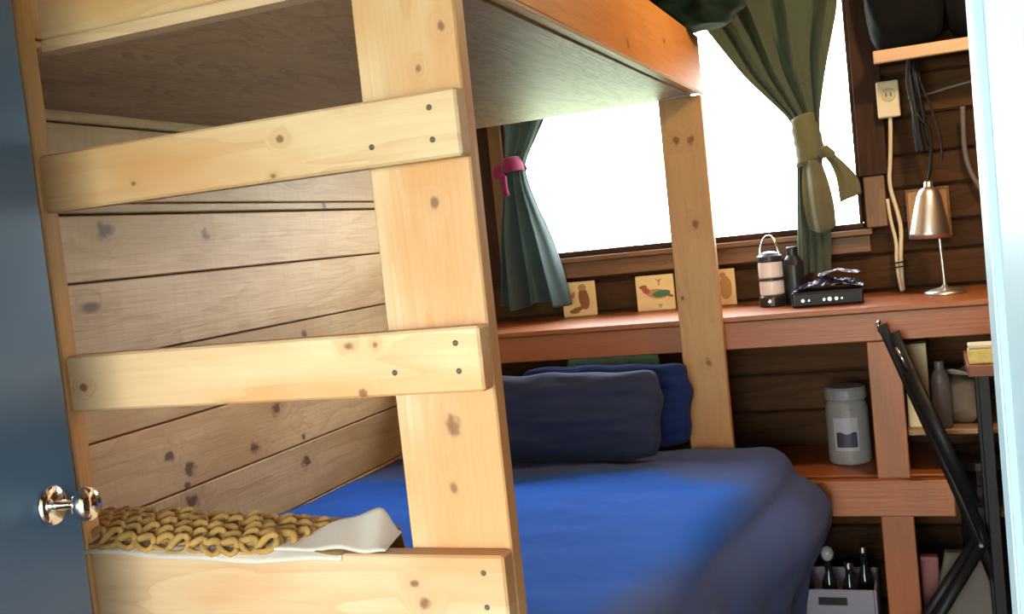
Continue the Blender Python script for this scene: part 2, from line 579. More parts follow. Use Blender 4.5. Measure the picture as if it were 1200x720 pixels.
# front wall with the doorway
DX0, DX1, DZ = -1.165, 0.0234, 2.15
bm = bmesh.new()
add_box(bm, (XL - 0.2, 0.25, -0.08), (DX0, YF, ZC))
add_box(bm, (DX1 + 0.03, 0.25, -0.08), (XR + 0.2, YF, ZC))
add_box(bm, (DX0, 0.25, DZ), (DX1 + 0.03, YF, ZC))
wall_front = struct(finish('wall_front', bm, M_SHELL))
bm = bmesh.new()
add_box(bm, (DX1, 0.25, -0.05), (DX1 + 0.03, YF, DZ), 0.002)
jamb = struct(finish('trim_1', bm, M_JAMB))
bm = bmesh.new()
add_box(bm, (DX1 + 0.004, 0.36, -0.04), (DX1 - 0.0015, 0.375, DZ - 0.01), 0.0006)
finish('door_stop', bm, M_JAMB, jamb)
bm = bmesh.new()
add_box(bm, (DX1 + 0.001, 0.205, -0.05), (DX1 + 0.11, 0.249, DZ + 0.1), 0.002)
struct(finish('trim_2', bm, plain('tan_casing', (0.42, 0.34, 0.27), 0.7)))

# ------------------------------------------------------------------ window
bm = bmesh.new()
fy0, fy1 = 4.06, 4.16
for lo, hi in (((WX0, fy0, WZ0), (WX1, fy1, WZ0 + 0.022)), ((WX0, fy0, WZ1 - 0.03), (WX1, fy1, WZ1)),
               ((WX0, fy0, WZ0 + 0.022), (WX0 + 0.018, fy1, WZ1 - 0.03)), ((WX1 - 0.012, fy0, WZ0 + 0.022), (WX1, fy1, WZ1 - 0.03))):
    add_box(bm, lo, hi, 0.003)
window = struct(finish('window_1', bm, M_TRIM_D))
bm = bmesh.new()
add_box(bm, (WX0 + 0.015, 4.12, WZ0 + 0.02), (WX1 - 0.01, 4.126, WZ1 - 0.028))
finish('pane', bm, glass('window_glass'), window)
board('sill', (WX0 - 0.03, 4.03, 1.388), (WX1 + 0.03, 4.095, WZ0 - 0.001), M_TRIM_M, window)
board('apron', (WX0 - 0.03, 4.062, 1.325), (WX1 + 0.02, 4.092, 1.386), M_TRIM_M, window)
board('casing', (WX1 + 0.001, 4.05, 1.60), (WX1 + 0.10, 4.094, 2.5), M_TRIM_D, window)
board('casing', (WX1 + 0.012, 4.06, 1.412), (WX1 + 0.085, 4.094, 1.599), M_TRIM_M, window, label='lighter brown lower casing')
board('casing', (WX0 - 0.06, 4.05, 1.412), (WX0 - 0.001, 4.094, 2.5), M_TRIM_M, window)
board('casing', (WX0 - 0.20, 4.06, 1.35), (WX0 - 0.062, 4.094, 2.5), M_TRIM_D, window)
bm = bmesh.new()
add_tube(bm, [(-1.72, 3.96, 2.40), (0.0, 3.96, 2.40)], 0.009, 10)
for xx in (-1.71, -0.9, -0.02):
    add_tube(bm, [(xx, 3.96, 2.40), (xx, 4.10, 2.42)], 0.006, 8)
finish('curtain_rod', bm, M_BLACK, window, smooth=True)

# ------------------------------------------------------------------ bunk bed
bunk = thing('bunk_bed', 'built-in pine bunk bed of screwed lumber with a plywood upper deck', 'bunk bed', (-1.2, 2.5, 0))
post = board('post', (-0.781, 1.45, 0.0), (-0.611, 1.488, 2.5), M_PINE, bunk,
             knots=[(-0.636, 1.45, 1.829, 0.008), (-0.676, 1.45, 1.57, 0.008), (-0.688, 1.45, 1.227, 0.014), (-0.697, 1.45, 1.129, 0.008), (-0.679, 1.45, 1.773, 0.006)])
board('post', (-0.776, 3.5, 0.0), (-0.632, 3.538, 1.915), M_FIR, bunk,
      knots=[(-0.725, 3.5, 1.775, 0.012), (-0.676, 3.5, 1.769, 0.014), (-0.688, 3.5, 1.495, 0.012), (-0.689, 3.5, 1.026, 0.012), (-0.755, 3.5, 1.248, 0.006)],
      spec=dict(light=(0.54, 0.31, 0.13), dark=(0.40, 0.20, 0.07), knot=(0.16, 0.06, 0.02), stain=(0.46, 0.22, 0.07), contrast=0.7, rough=0.5), label='far post')
board('post', (-1.54, 1.405, 0.0), (-1.396, 1.443, 2.5), M_FIR, bunk)  # darker fir colour stands in for the door's shadow on this post
def screws(rail, pts, y):
    for (sx, sz) in pts:
        bm = bmesh.new()
        add_lathe(bm, [(0.0046, 0.0), (0.0046, -0.0010), (0.0036, -0.0014), (0.0022, -0.0006)], (sx, y, sz), 10, axis='y')
        finish('screw', bm, M_SCREW, rail)
rail = board('rail', (-1.395, 1.41, 1.632), (-0.606, 1.4485, 1.731), M_PINE, bunk, bevel=0.004, twist=0.0,
             knots=[(-0.909, 1.41, 1.695, 0.006), (-0.929, 1.41, 1.640, 0.005), (-1.2, 1.41, 1.66, 0.004), (-0.8, 1.41, 1.75, 0.01)])
screws(rail, [(-0.65, 1.707), (-0.65, 1.66), (-0.751, 1.662)], 1.41)
rail = board('rail', (-1.395, 1.41, 1.284), (-0.610, 1.4485, 1.382), M_PINE, bunk, bevel=0.004,
             knots=[(-0.831, 1.41, 1.365, 0.008), (-0.783, 1.41, 1.364, 0.006), (-0.813, 1.41, 1.291, 0.007), (-1.362, 1.41, 1.325, 0.007)])
screws(rail, [(-0.649, 1.359), (-0.648, 1.317), (-0.755, 1.32)], 1.41)
rail = board('rail', (-1.395, 1.41, 0.80), (-0.610, 1.4485, 1.036), M_PINE, bunk, bevel=0.004,
             knots=[(-0.748, 1.41, 0.961, 0.009), (-0.764, 1.41, 0.99, 0.007)])
screws(rail, [(-0.644, 1.01), (-0.644, 0.957)], 1.41)
board('end_beam', (-1.395, 1.45, 1.934), (-0.7815, 1.488, 2.13), M_PINE, bunk)
board('deck_edge', (-1.395, 1.45, 1.9125), (-0.7815, 1.4885, 1.933), M_PALE, bunk, bevel=0.001, label='pale raw edge of the plywood deck')
board('deck_edge', (-0.634, 1.489, 1.9145), (-0.629, 3.54, 1.9215), M_PALE, bunk, bevel=0.0005, label='pale raw edge of the plywood deck')
board('side_beam', (-0.668, 1.489, 1.922), (-0.630, 3.54, 2.112), M_BEAM, bunk,
      knots=[(-0.63, 2.57, 1.955, 0.012), (-0.63, 3.0, 2.02, 0.008), (-0.63, 2.3, 2.06, 0.01)],
      spec=dict(light=(0.62, 0.29, 0.08), dark=(0.45, 0.17, 0.035), knot=(0.14, 0.04, 0.01), stain=(0.5, 0.2, 0.04), contrast=0.8, rough=0.45), label='orange side beam')
board('end_beam', (-1.85, 3.502, 1.937), (-0.669, 3.538, 2.11), M_FIR, bunk)
board('plywood_deck', (-1.852, 1.489, 1.917), (-0.669, 3.54, 1.934), M_PLY, bunk, bevel=0.001)
board('lower_deck', (-1.85, 1.50, 0.45), (-0.62, 3.46, 0.47), M_PLY, bunk, bevel=0.001)
board('lower_beam', (-0.668, 1.489, 0.31), (-0.63, 3.499, 0.45), M_FIR, bunk)
board('lower_beam', (-1.85, 1.489, 0.31), (-1.812, 3.499, 0.45), M_FIR, bunk)

# ------------------------------------------------------------------ mattress, duvet, pillows
bm = bmesh.new()
add_box(bm, (-1.845, 1.515, 0.472), (-0.60, 3.46, 0.70), 0.04, 4)
tag(finish('mattress', bm, cloth('mattress_ticking', (0.10, 0.12, 0.2)), smooth=True), 'thick mattress on the lower bunk under the blue duvet', 'mattress')

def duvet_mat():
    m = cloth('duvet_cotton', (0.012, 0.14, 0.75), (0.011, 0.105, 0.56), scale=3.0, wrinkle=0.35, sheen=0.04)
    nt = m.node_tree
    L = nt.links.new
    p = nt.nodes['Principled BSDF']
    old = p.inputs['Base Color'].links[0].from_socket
    at = N(nt, 'ShaderNodeAttribute', attribute_name='shade_zone')
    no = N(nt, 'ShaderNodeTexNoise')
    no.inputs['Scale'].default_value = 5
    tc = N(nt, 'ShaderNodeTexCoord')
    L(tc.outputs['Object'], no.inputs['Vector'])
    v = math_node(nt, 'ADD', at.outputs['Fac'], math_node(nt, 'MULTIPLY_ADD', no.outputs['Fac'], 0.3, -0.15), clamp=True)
    L(mix_col(nt, v, old, (0.066, 0.108, 0.29)), p.inputs['Base Color'])  # slate colour mixed in where the duvet is less brightly lit
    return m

def duvet():
    bm = bmesh.new()
    nu, nv = 110, 100
    Y0, Y1 = 1.515, 3.475
    def fn(u, v):
        y = Y0 + (Y1 - Y0) * v
        vv = (y - Y0) / (Y1 - Y0)
        xe = -0.62 + 0.10 * ss(2.4, 3.3, y)      # the top's edge
        flare = 0.03 + 0.075 * ss(2.3, 3.2, y)   # how far the drop stands off
        wtop = xe - (XL + 0.012)
        drop = 0.52
        s = u * (wtop + 0.11 + drop)
        r = 0.07
        zt = 0.735 + 0.02 * nz(u * 3 + 2, vv * 3, 1.3) + 0.010 * nz(u * 9, vv * 7, 5.1)
        zt += 0.03 * math.exp(-((y - 1.62) / 0.25) ** 2)
        # soft pleats
        zt += 0.006 * math.sin(14 * (0.8 * u + 0.9 * vv) + 3 * nz(u * 3, vv * 3, 8)) * ss(0.0, 0.3, u)
        if s < wtop:
            px, pz = XL + 0.012 + s, zt
        elif s < wtop + 0.11:
            a = (s - wtop) / 0.11 * PI / 2
            px, pz = xe + r * math.sin(a), zt - r + r * math.cos(a)
        else:
            q = (s - wtop - 0.11) / drop
            bul = flare * interp1([(0.0, 0.0), (0.06, 0.45), (0.12, 0.8), (0.18, 1.0), (0.24, 0.95), (0.33, 0.72), (0.53, 0.12), (0.75, -0.16), (1.0, -0.25)], q)
            fold = 0.010 * math.sin(y * 17 + 2.0 * nz(y * 2, q * 2)) * ss(0.0, 0.6, q)
            px, pz = xe + r + bul + fold, zt - r - drop * q
        # far end rolls down
        e = ss(Y1 - 0.10, Y1, y)
        pz -= 0.05 * e * e
        wr_ = 0.5 + nz(px * 1.7, y * 1.7, 3)
        pz += 0.009 * wr_ * nz(px * 7 + y * 3, y * 9 - px * 4, pz * 4) + 0.002 * nz(px * 20, y * 20, pz * 10)
        px += 0.006 * nz(y * 8, pz * 9, 2.2) * ss(wtop, wtop + 0.2, s)
        return Vector((px, y, pz))
    add_grid(bm, fn, nu, nv)
    lay = bm.verts.layers.float.new('shade_zone')
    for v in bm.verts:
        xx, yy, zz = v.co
        # duller light on the open side and head end, painted in as slate
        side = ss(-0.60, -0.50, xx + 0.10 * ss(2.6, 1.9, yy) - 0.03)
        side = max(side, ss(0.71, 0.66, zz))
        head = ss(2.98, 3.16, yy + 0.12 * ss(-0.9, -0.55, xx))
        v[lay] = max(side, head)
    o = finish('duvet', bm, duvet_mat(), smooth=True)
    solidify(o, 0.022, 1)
    return tag(o, 'bright blue duvet with painted slate shading spread over the lower bunk', 'duvet')
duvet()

def pillow(name, c, sx, sy, sz, mat, label, tilt=0.0, group=None, yaw=0.0):
    bm = bmesh.new()
    n = 28
    rot = Matrix.Rotation(yaw, 3, 'Z') @ Matrix.Rotation(tilt, 3, 'X')
    for side in (1, -1):
        def fn(u, v, side=side):
            a, b = u * 2 - 1, v * 2 - 1
            th = max(0.0, (1 - abs(a) ** 3.5) * (1 - abs(b) ** 3.5)) ** 0.55
            cr_ = 1 - 0.065 * (a * b) ** 6
            px = a * sx / 2 * cr_
            pz = b * sz / 2 * cr_
            py = side * th * sy / 2 * (1 + 0.22 * nz(a * 1.7 + side, b * 1.7, c[0] * 3))
            py += (0.014 * nz(a * 4, b * 4, c[0] * 7) + 0.010 * nz(a * 3 + b * 5, b * 9 - a * 2, c[0] * 5)) * th
            px += 0.022 * nz(b * 1.8, 3.1, c[0])
            pz += 0.022 * nz(a * 2.2, 7.1, c[0])
            return rot @ Vector((px, py, pz)) + Vector(c)
        add_grid(bm, fn, n, n)
    bmesh.ops.remove_doubles(bm, verts=bm.verts, dist=0.0005)
    return tag(finish(name, bm, mat, smooth=True), label, 'pillow', group)
M_SLATE = cloth('slate_cotton', (0.034, 0.045, 0.088), wrinkle=0.4, scale=4, sheen=0.05)
M_NAVY = cloth('navy_cotton', (0.012, 0.028, 0.12), wrinkle=0.4, scale=4, sheen=0.05)
pillow('pillow', (-1.15, 3.27, 0.902), 0.68, 0.14, 0.29, M_SLATE, 'slate blue pillow leaning at the head of the lower bunk, in front', tilt=-0.22)
pillow('pillow', (-1.045, 3.43, 0.905), 0.60, 0.075, 0.28, M_NAVY, 'darker navy pillow behind the slate one, its end showing by the far post', tilt=-0.08)

# green patterned cushion under the desk
gm = cloth('leafy_print_cotton', (0.03, 0.22, 0.06), (0.36, 0.42, 0.30), scale=28, wrinkle=0.2)
pillow('cushion', (-1.07, 3.66, 0.90), 0.36, 0.08, 0.305, gm, 'small green and white leafy cushion peeping over the pillows under the desk', tilt=-0.05)

# ------------------------------------------------------------------ crocheted throw on the foot of the bed
throw = thing('throw_blanket', 'ochre chain-stitch throw blanket with a white lining folded over the foot board', 'blanket', (-1.35, 1.55, 0.74))
M_OCHRE = cloth('ochre_wool', (0.22, 0.125, 0.04), (0.12, 0.065, 0.025), scale=16, wrinkle=0.3)
M_LINING = cloth('white_lining', (0.60, 0.56, 0.53), (0.46, 0.41, 0.37), scale=8, wrinkle=0.3)
TX0, TX1 = -1.80, -0.885
def throw_top(u, v):
    xx = TX0 + (TX1 - TX0) * u
    yy = 1.415 + 0.20 * v
    taper = ss(1.0, 0.66, u)
    zt = 1.0415 + (0.020 * math.sin(min(1.0, v * 1.25) * PI * 0.62) + 0.006 * math.sin(xx * 13 + 0.7)) * taper
    zt -= 0.02 * ss(0.8, 1.0, v)
    return xx, yy, zt
bm = bmesh.new()
def fn(u, v):
    xx, yy, zt = throw_top(u, min(1, v * 1.6))
    if v > 0.625:
        q = (v - 0.625) / 0.375
        yy += 0.04 * math.sin(q * PI / 2)
        zt -= 0.235 * q
    yy += 0.006 * math.sin(xx * 23)
    return Vector((xx, yy, zt + 0.003 * nz(xx * 15, yy * 15, 0)))
add_grid(bm, fn, 90, 24)
o = finish('wool_cover', bm, M_OCHRE, throw, smooth=True)
solidify(o, 0.006, -1)
# rows of chain stitches
bm = bmesh.new()
for row in range(5):
    nst = 25
    for i in range(nst):
        u = (i + 0.5 + 0.5 * (row % 2)) / (nst + 0.5)
        if u > 0.97 - 0.03 * (4 - row):
            continue
        v = 0.03 + row * 0.125
        xx, yy, zt = throw_top(u, v)
        xx += random.uniform(-0.004, 0.004)
        yy += random.uniform(-0.004, 0.004)
        tl = 1.05 - 0.16 * row + random.uniform(-0.15, 0.15)
        sz = random.uniform(0.85, 1.1) * (1 - 0.3 * ss(0.75, 1.0, u))
        a = random.uniform(-0.6, 0.6)
        pts = []
        for q in range(13):
            t = 2 * PI * q / 12
            ex, ey = 0.0205 * sz * math.cos(t), 0.0125 * sz * math.sin(t)
            dx = ex * math.cos(a) - ey * math.sin(a)
            dy = ex * math.sin(a) + ey * math.cos(a)
            pts.append((xx + dx, yy + dy * math.cos(tl) - 0.002, zt + 0.006 + dy * math.sin(tl) + 0.003 * math.sin(2 * t)))
        add_tube(bm, pts, 0.0066, 6, flat=0.75)
o = finish('chain_stitch', bm, cloth('gold_wool', (0.44, 0.27, 0.085), (0.28, 0.155, 0.045), scale=34, sheen=0.1), throw, smooth=True)
o['kind'] = 'stuff'
# white lining: a wavy hem over the front edge and a flap turned up at the right end
bm = bmesh.new()
def fn(u, v):
    xx = TX0 + (TX1 - TX0) * u
    wav = 0.004 * math.sin(xx * 13 + 0.4) + 0.002 * math.sin(xx * 31)
    yy = 1.401 + 0.030 * v
    zt = 1.0395 - 0.009 * (1 - v) ** 2 * (1 + 0.6 * ss(0.6, 0.9, u)) + wav * (1 - v)
    return Vector((xx, yy - 0.003 * math.sin(xx * 30), zt))
add_grid(bm, fn, 90, 5)
o = finish('lining_hem', bm, M_LINING, throw, smooth=True)
solidify(o, 0.004, 0)
bm = bmesh.new()
def fn(u, v):
    xx = -1.03 + 0.222 * u - 0.015 * v * u
    yy = 1.412 + 0.085 * v
    pk = ss(0.0, 0.85, u) * (1 - 0.95 * ss(0.84, 1.0, u))
    zt = 1.0425 + v * 0.040 * pk + 0.004 * pk * math.sin(u * 13 + v * 3)
    return Vector((xx, yy, zt))
add_grid(bm, fn, 30, 12)
o = finish('lining_flap', bm, M_LINING, throw, smooth=True, label='white lining turned up at the end')
solidify(o, 0.004, 0)

# ------------------------------------------------------------------ dark green cloth over the bunk corner
bm = bmesh.new()
bmesh.ops.create_icosphere(bm, subdivisions=5, radius=1.0)
for v in bm.verts:
    d = v.co.normalized()
    f = 1 + 0.16 * nz(d.x * 2.2, d.y * 2.2, d.z * 2.2) + 0.05 * math.sin(9 * d.x + 5 * d.z + 3 * nz(d.x * 2, d.y * 2, d.z))
    v.co = Vector((-0.63 + d.x * 0.17 * f, 3.42 + d.y * 0.16 * f, max(2.113, 2.215 + d.z * 0.11 * f - (0.0 if d.x < 0 else 0.03 * d.x))))
tag(finish('blanket', bm, cloth('dark_green_fleece', (0.008, 0.026, 0.018), wrinkle=0.6, sheen=0.05), smooth=True), 'dark green blanket bundled on the far corner of the upper bunk', 'blanket')

# ------------------------------------------------------------------ curtains
def interp(keys, z, w=0.035):
    keys = sorted(keys)
    return sum(interp1(keys, z + w * q / 3) for q in range(-3, 4)) / 7

def curtain_mesh(left, right, depth, z0, z1, y, npl, nu=120, nv=90, seed=0.0, zwave=0.0):
    bm = bmesh.new()
    def fn(u, v):
        z = z0 + (z1 - z0) * v
        xl, xr = interp(left, z), interp(right, z)
        d = interp(depth, z)
        ph = u * npl * 2 * PI + 2.6 * nz(u * 2.2, v * 0.9, seed)
        xx = xl + (xr - xl) * (u + 0.02 * math.sin(ph * 2 + 1))
        yy = y + d * (math.sin(ph) + 0.30 * math.sin(2.3 * ph + 1 + seed + 2 * v) + 0.5 * nz(u * 4.5 + 2 * v, v * 2.2, seed)) * (0.7 + 0.7 * nz(u * 3.3, seed + v * 0.8, 2))
        # a gathered bundle bows towards the room in its middle
        return Vector((xx, yy, z + zwave * math.sin(u * 9 + seed) * (1 - v) ** 3))
    add_grid(bm, fn, nu, nv)
    return bm

M_OLIVE = cloth('olive_curtain', (0.115, 0.138, 0.088), (0.085, 0.115, 0.08), scale=5, translucent=0.3, wrinkle=0.25)
M_TEAL = cloth('green_curtain', (0.14, 0.20, 0.19), (0.09, 0.14, 0.135), scale=5, translucent=0.42, wrinkle=0.25)

cr = thing('curtain', 'olive green curtain tied in a knot on the right side of the window', 'curtain', (-0.36, 3.95, 1.26))
bm = curtain_mesh([(1.66, -0.388), (1.82, -0.390), (2.0, -0.535), (2.2, -0.66), (2.40, -0.80)],
                  [(1.66, -0.295), (1.82, -0.298), (2.0, -0.262), (2.2, -0.205), (2.40, -0.18)],
                  [(1.66, 0.018), (1.84, 0.022), (2.1, 0.055), (2.40, 0.05)], 1.70, 2.42, 3.945, 4, seed=1.7)
o = finish('upper_drape', bm, M_OLIVE, cr, smooth=True)
solidify(o, 0.003)
bm = curtain_mesh([(1.26, -0.425), (1.45, -0.408), (1.60, -0.398), (1.76, -0.380)],
                  [(1.26, -0.302), (1.45, -0.292), (1.60, -0.300), (1.76, -0.305)],
                  [(1.26, 0.02), (1.5, 0.024), (1.76, 0.014)], 1.262, 1.72, 3.955, 4, nu=70, seed=4.2, zwave=0.012)
o = finish('lower_drape', bm, M_OLIVE, cr, smooth=True)
solidify(o, 0.003)
# the tie: a wrapped band with folds, a knot, a hanging tail and a flap
bm = bmesh.new()
prof = []
n = 40
rings = []
for j in range(15):
    v = j / 14
    z = 1.665 + 0.168 * v
    cxx = -0.345 - 0.004 * v + 0.006 * math.sin(v * 5)
    rx = 0.046 + 0.006 * math.sin(v * PI) - 0.006 * v
    ring = []
    for i in range(n):
        a = 2 * PI * i / n
        rr = 1 + 0.04 * math.sin(j * 1.9 + 2 * a)
        ring.append(bm.verts.new((cxx + rx * rr * math.cos(a), 3.945 + 0.055 * rr * math.sin(a), z + 0.012 * math.cos(a + 0.6))))
    rings.append(ring)
for a, b in zip(rings, rings[1:]):
    for i in range(n):
        bm.faces.new((a[i], a[(i + 1) % n], b[(i + 1) % n], b[i]))
bm.faces.new(rings[0][::-1]); bm.faces.new(rings[-1])
M_TIE = cloth('olive_tie', (0.17, 0.165, 0.085), (0.12, 0.125, 0.07), scale=8, wrinkle=0.4, translucent=0.1)
tie = finish('tieback', bm, M_TIE, cr, smooth=True)
bm = bmesh.new()
add_tube(bm, [(-0.30, 3.915, 1.695), (-0.282, 3.90, 1.70), (-0.268, 3.90, 1.685), (-0.262, 3.905, 1.665)], [0.020, 0.024, 0.020, 0.014], 12, flat=0.8)
finish('knot', bm, M_TIE, tie, smooth=True)
bm = bmesh.new()
def fn(u, v):
    c = Vector((-0.275, 3.90, 1.69)).lerp(Vector((-0.213, 3.905, 1.527)), v)
    w = 0.014 + 0.024 * ss(0, 0.8, v)
    side = Vector((0.93, 0.1, 0.30)).normalized()
    return c + side * w * (u * 2 - 1) + Vector((0.018 * math.sin(v * PI), 0.008 * math.sin(u * 7 + v * 2), 0))
add_grid(bm, fn, 12, 16)
o = finish('tail', bm, M_TIE, tie, smooth=True)
solidify(o, 0.005)
bm = bmesh.new()
def fn(u, v):
    c = Vector((-0.335, 3.895, 1.675)).lerp(Vector((-0.318, 3.90, 1.435)), v)
    w = 0.030 + 0.022 * math.sin(v * PI * 0.75)
    return c + Vector((w * (u * 2 - 1), 0.014 * math.sin(u * 9) - 0.02 * math.sin(v * PI) + 0.03 * abs(u * 2 - 1) ** 2, -0.02 * (1 - (u * 2 - 1) ** 2) * v))
add_grid(bm, fn, 16, 18)
o = finish('tail', bm, M_TIE, tie, smooth=True)
solidify(o, 0.004)

cl = thing('curtain', 'green curtain with a pink tie at the left side of the window', 'curtain', (-1.45, 3.95, 1.235))
bm = curtain_mesh([(1.235, -1.600), (1.5, -1.575), (1.70, -1.535), (1.80, -1.520), (1.95, -1.505), (2.4, -1.62)],
                  [(1.235, -1.300), (1.5, -1.362), (1.70, -1.425), (1.80, -1.440), (1.95, -1.345), (2.4, -1.10)],
                  [(1.235, 0.065), (1.5, 0.05), (1.8, 0.018), (2.0, 0.03), (2.4, 0.03)], 1.235, 2.42, 3.945, 3, nv=120, seed=2.6, zwave=0.012)
o = finish('drape', bm, M_TEAL, cl, smooth=True)
solidify(o, 0.003)
M_PINK = cloth('pink_tie', (0.34, 0.035, 0.12), (0.2, 0.02, 0.08), scale=12, wrinkle=0.3, translucent=0.15)
bm = bmesh.new()
pts = []
for q in range(25):
    t = 2 * PI * q / 24
    pts.append((-1.480 + 0.037 * math.cos(t), 3.945 + 0.062 * math.sin(t), 1.800 + 0.006 * math.cos(t)))
add_tube(bm, pts, 0.030, 10, flat=0.22)
tie = finish('tieback', bm, M_PINK, cl, smooth=True)
bm = bmesh.new()
add_tube(bm, [(-1.515, 3.885, 1.80), (-1.535, 3.87, 1.775), (-1.525, 3.875, 1.755), (-1.50, 3.885, 1.765), (-1.505, 3.885, 1.72), (-1.498, 3.885, 1.68)], 0.013, 10, 1)
finish('bow', bm, M_PINK, tie, smooth=True)

# ------------------------------------------------------------------ desk along the back wall
desk = thing('desk', 'long terracotta painted built-in desk along the back wall under the window', 'desk', (-0.5, 3.8, 0))
board('desk_top', (XL + 0.015, 3.552, 1.150), (0.93, 4.088, 1.168), M_DESK, desk)
board('fascia', (XL + 0.015, 3.56, 1.056), (0.93, 3.598, 1.149), M_DESK, desk)
board('leg', (-0.184, 3.562, 0.0), (-0.082, 3.60, 1.055), M_DESK, desk)
board('lower_shelf', (-0.60, 3.602, 0.588), (0.045, 4.088, 0.606), M_DESK, desk)
board('lower_rail', (-0.60, 3.522, 0.488), (0.045, 3.560, 0.606), M_DESK, desk)
board('leg', (-0.60, 3.60, 0.0), (-0.53, 3.64, 0.587), M_DESK, desk)
board('upper_shelf', (-0.081, 3.62, 0.73), (0.93, 4.088, 0.748), wood('raw_shelf_wood', (0.32, 0.2, 0.11), (0.18, 0.10, 0.05)), desk, label='raw wood shelf under the desk')

# ------------------------------------------------------------------ picture tiles at the back of the desk
M_TILE = plain('cream_tile', (0.80, 0.62, 0.30), 0.35, var=0.12, scale=30)
M_BROWN = plain('brown_glaze', (0.30, 0.10, 0.03), 0.4)
M_RED = plain('red_glaze', (0.42, 0.06, 0.03), 0.4)
M_GREENG = plain('green_glaze', (0.05, 0.16, 0.06), 0.4)
M_TAN = plain('tan_glaze', (0.45, 0.27, 0.10), 0.4)
def flat_shape(name, pts, cx, cz, y, mat, parent, t=0.0015):
    bm = bmesh.new()
    a = [bm.verts.new((cx + px, y, cz + pz)) for px, pz in pts]
    b = [bm.verts.new((cx + px, y - t, cz + pz)) for px, pz in pts]
    bm.faces.new(a); bm.faces.new(b[::-1])
    n_ = len(pts)
    for i in range(n_):
        bm.faces.new((a[i], a[(i + 1) % n_], b[(i + 1) % n_], b[i]))
    return finish(name, bm, mat, parent)
def ell(rx, rz, cx=0, cz=0, n_=18, a0=0.0):
    return [(cx + rx * math.cos(2 * PI * i / n_) * math.cos(a0) - rz * math.sin(2 * PI * i / n_) * math.sin(a0),
             cz + rx * math.cos(2 * PI * i / n_) * math.sin(a0) + rz * math.sin(2 * PI * i / n_) * math.cos(a0)) for i in range(n_)]
def tile(x0, x1, label):
    t = thing('picture_tile', label, 'tile', ((x0 + x1) / 2, 4.06, 1.168), 'picture tiles leaning at the back of the desk')
    bm = bmesh.new()
    add_box(bm, (x0, 4.052, 1.1685), (x1, 4.066, 1.309), 0.004, 2)
    finish('tile_body', bm, M_TILE, t)
    return t, (x0 + x1) / 2, 1.239, 4.0515
t, cx, cz, ty = tile(-1.368, -1.226, 'square cream tile with a seated brown animal, beside the left curtain')
flat_shape('animal_body', ell(0.022, 0.045, 0.022, 0.0, 18, 0.12), cx, cz, ty, M_BROWN, t)
flat_shape('animal_head', ell(0.017, 0.013, 0.018, 0.046), cx, cz, ty, M_TAN, t, 0.002)
flat_shape('animal_tail', ell(0.040, 0.008, -0.005, -0.040, 18, 0.25), cx, cz, ty, M_BROWN, t, 0.002)
flat_shape('animal_tail', ell(0.022, 0.008, -0.022, -0.050), cx, cz, ty, M_BROWN, t, 0.0025)
flat_shape('flower', ell(0.008, 0.014, -0.022, 0.018, 12, -0.5), cx, cz, ty, plain('pink_glaze', (0.6, 0.25, 0.2)), t)
t, cx, cz, ty = tile(-1.058, -0.905, 'square cream tile with a painted rooster, left of the far bunk post')
flat_shape('bird_body', ell(0.045, 0.019, 0.010, -0.004, 20, -0.1), cx, cz, ty, M_TAN, t)
flat_shape('wing', ell(0.036, 0.013, 0.026, -0.004, 18, 0.12), cx, cz, ty, M_GREENG, t, 0.0022)
flat_shape('bird_neck', ell(0.018, 0.012, -0.036, 0.012, 16, -0.7), cx, cz, ty, M_RED, t, 0.0022)
flat_shape('bird_head', ell(0.016, 0.007, -0.046, 0.026, 14, 0.15), cx, cz, ty, M_BROWN, t, 0.0026)
flat_shape('tail_feather', ell(0.014, 0.006, 0.060, -0.014, 12, -0.3), cx, cz, ty, M_BROWN, t)
flat_shape('sprig', [(-0.014, 0.056), (0.0, 0.050), (0.014, 0.056), (0.004, 0.044), (0.002, 0.028), (-0.002, 0.028), (-0.003, 0.044)], cx + 0.018, cz, ty, M_TAN, t)
flat_shape('sprig', [(-0.012, -0.046), (0.012, -0.046), (0.004, -0.052), (0.002, -0.060), (-0.002, -0.060), (-0.003, -0.052)], cx + 0.018, cz, ty, M_TAN, t)
t, cx, cz, ty = tile(-0.805, -0.666, 'square cream tile half hidden behind the far bunk post')
flat_shape('figure', ell(0.024, 0.045, 0.032, -0.002), cx, cz, ty, M_TAN, t)
flat_shape('figure', ell(0.012, 0.012, 0.024, 0.046), cx, cz, ty, M_TAN, t, 0.002)

# ------------------------------------------------------------------ lantern
lan = thing('lantern', 'black and white camping lantern with a wire handle on the desk beside the curtain', 'lantern', (-0.50, 3.86, 1.168))
LX, LY = -0.505, 3.86
bm = bmesh.new()
add_lathe(bm, [(0.044, 1.1685), (0.048, 1.173), (0.048, 1.203), (0.042, 1.211)], (LX, LY, 0), 28)
b = finish('base', bm, M_BLACKPL, lan, smooth=False)
bm = bmesh.new()
add_lathe(bm, [(0.002, -0.001), (0.008, -0.001), (0.008, -0.006), (0.005, -0.008)], (LX - 0.004, LY - 0.047, 1.19), 12, axis='y')
finish('switch_button', bm, M_CHROME, b)
M_WHITEP = plain('frosted_white_plastic', (0.70, 0.66, 0.68), 0.4, var=0.05)
for za, zb in ((1.211, 1.262), (1.272, 1.330)):
    bm = bmesh.new()
    add_lathe(bm, [(0.040, za), (0.043, za + 0.004), (0.043, zb - 0.004), (0.040, zb)], (LX, LY, 0), 28)
    finish('diffuser', bm, M_WHITEP, lan, smooth=False)
bm = bmesh.new()
add_lathe(bm, [(0.040, 1.262), (0.046, 1.264), (0.046, 1.270), (0.040, 1.272)], (LX, LY, 0), 28)
finish('band', bm, M_BLACKPL, lan)
bm = bmesh.new()
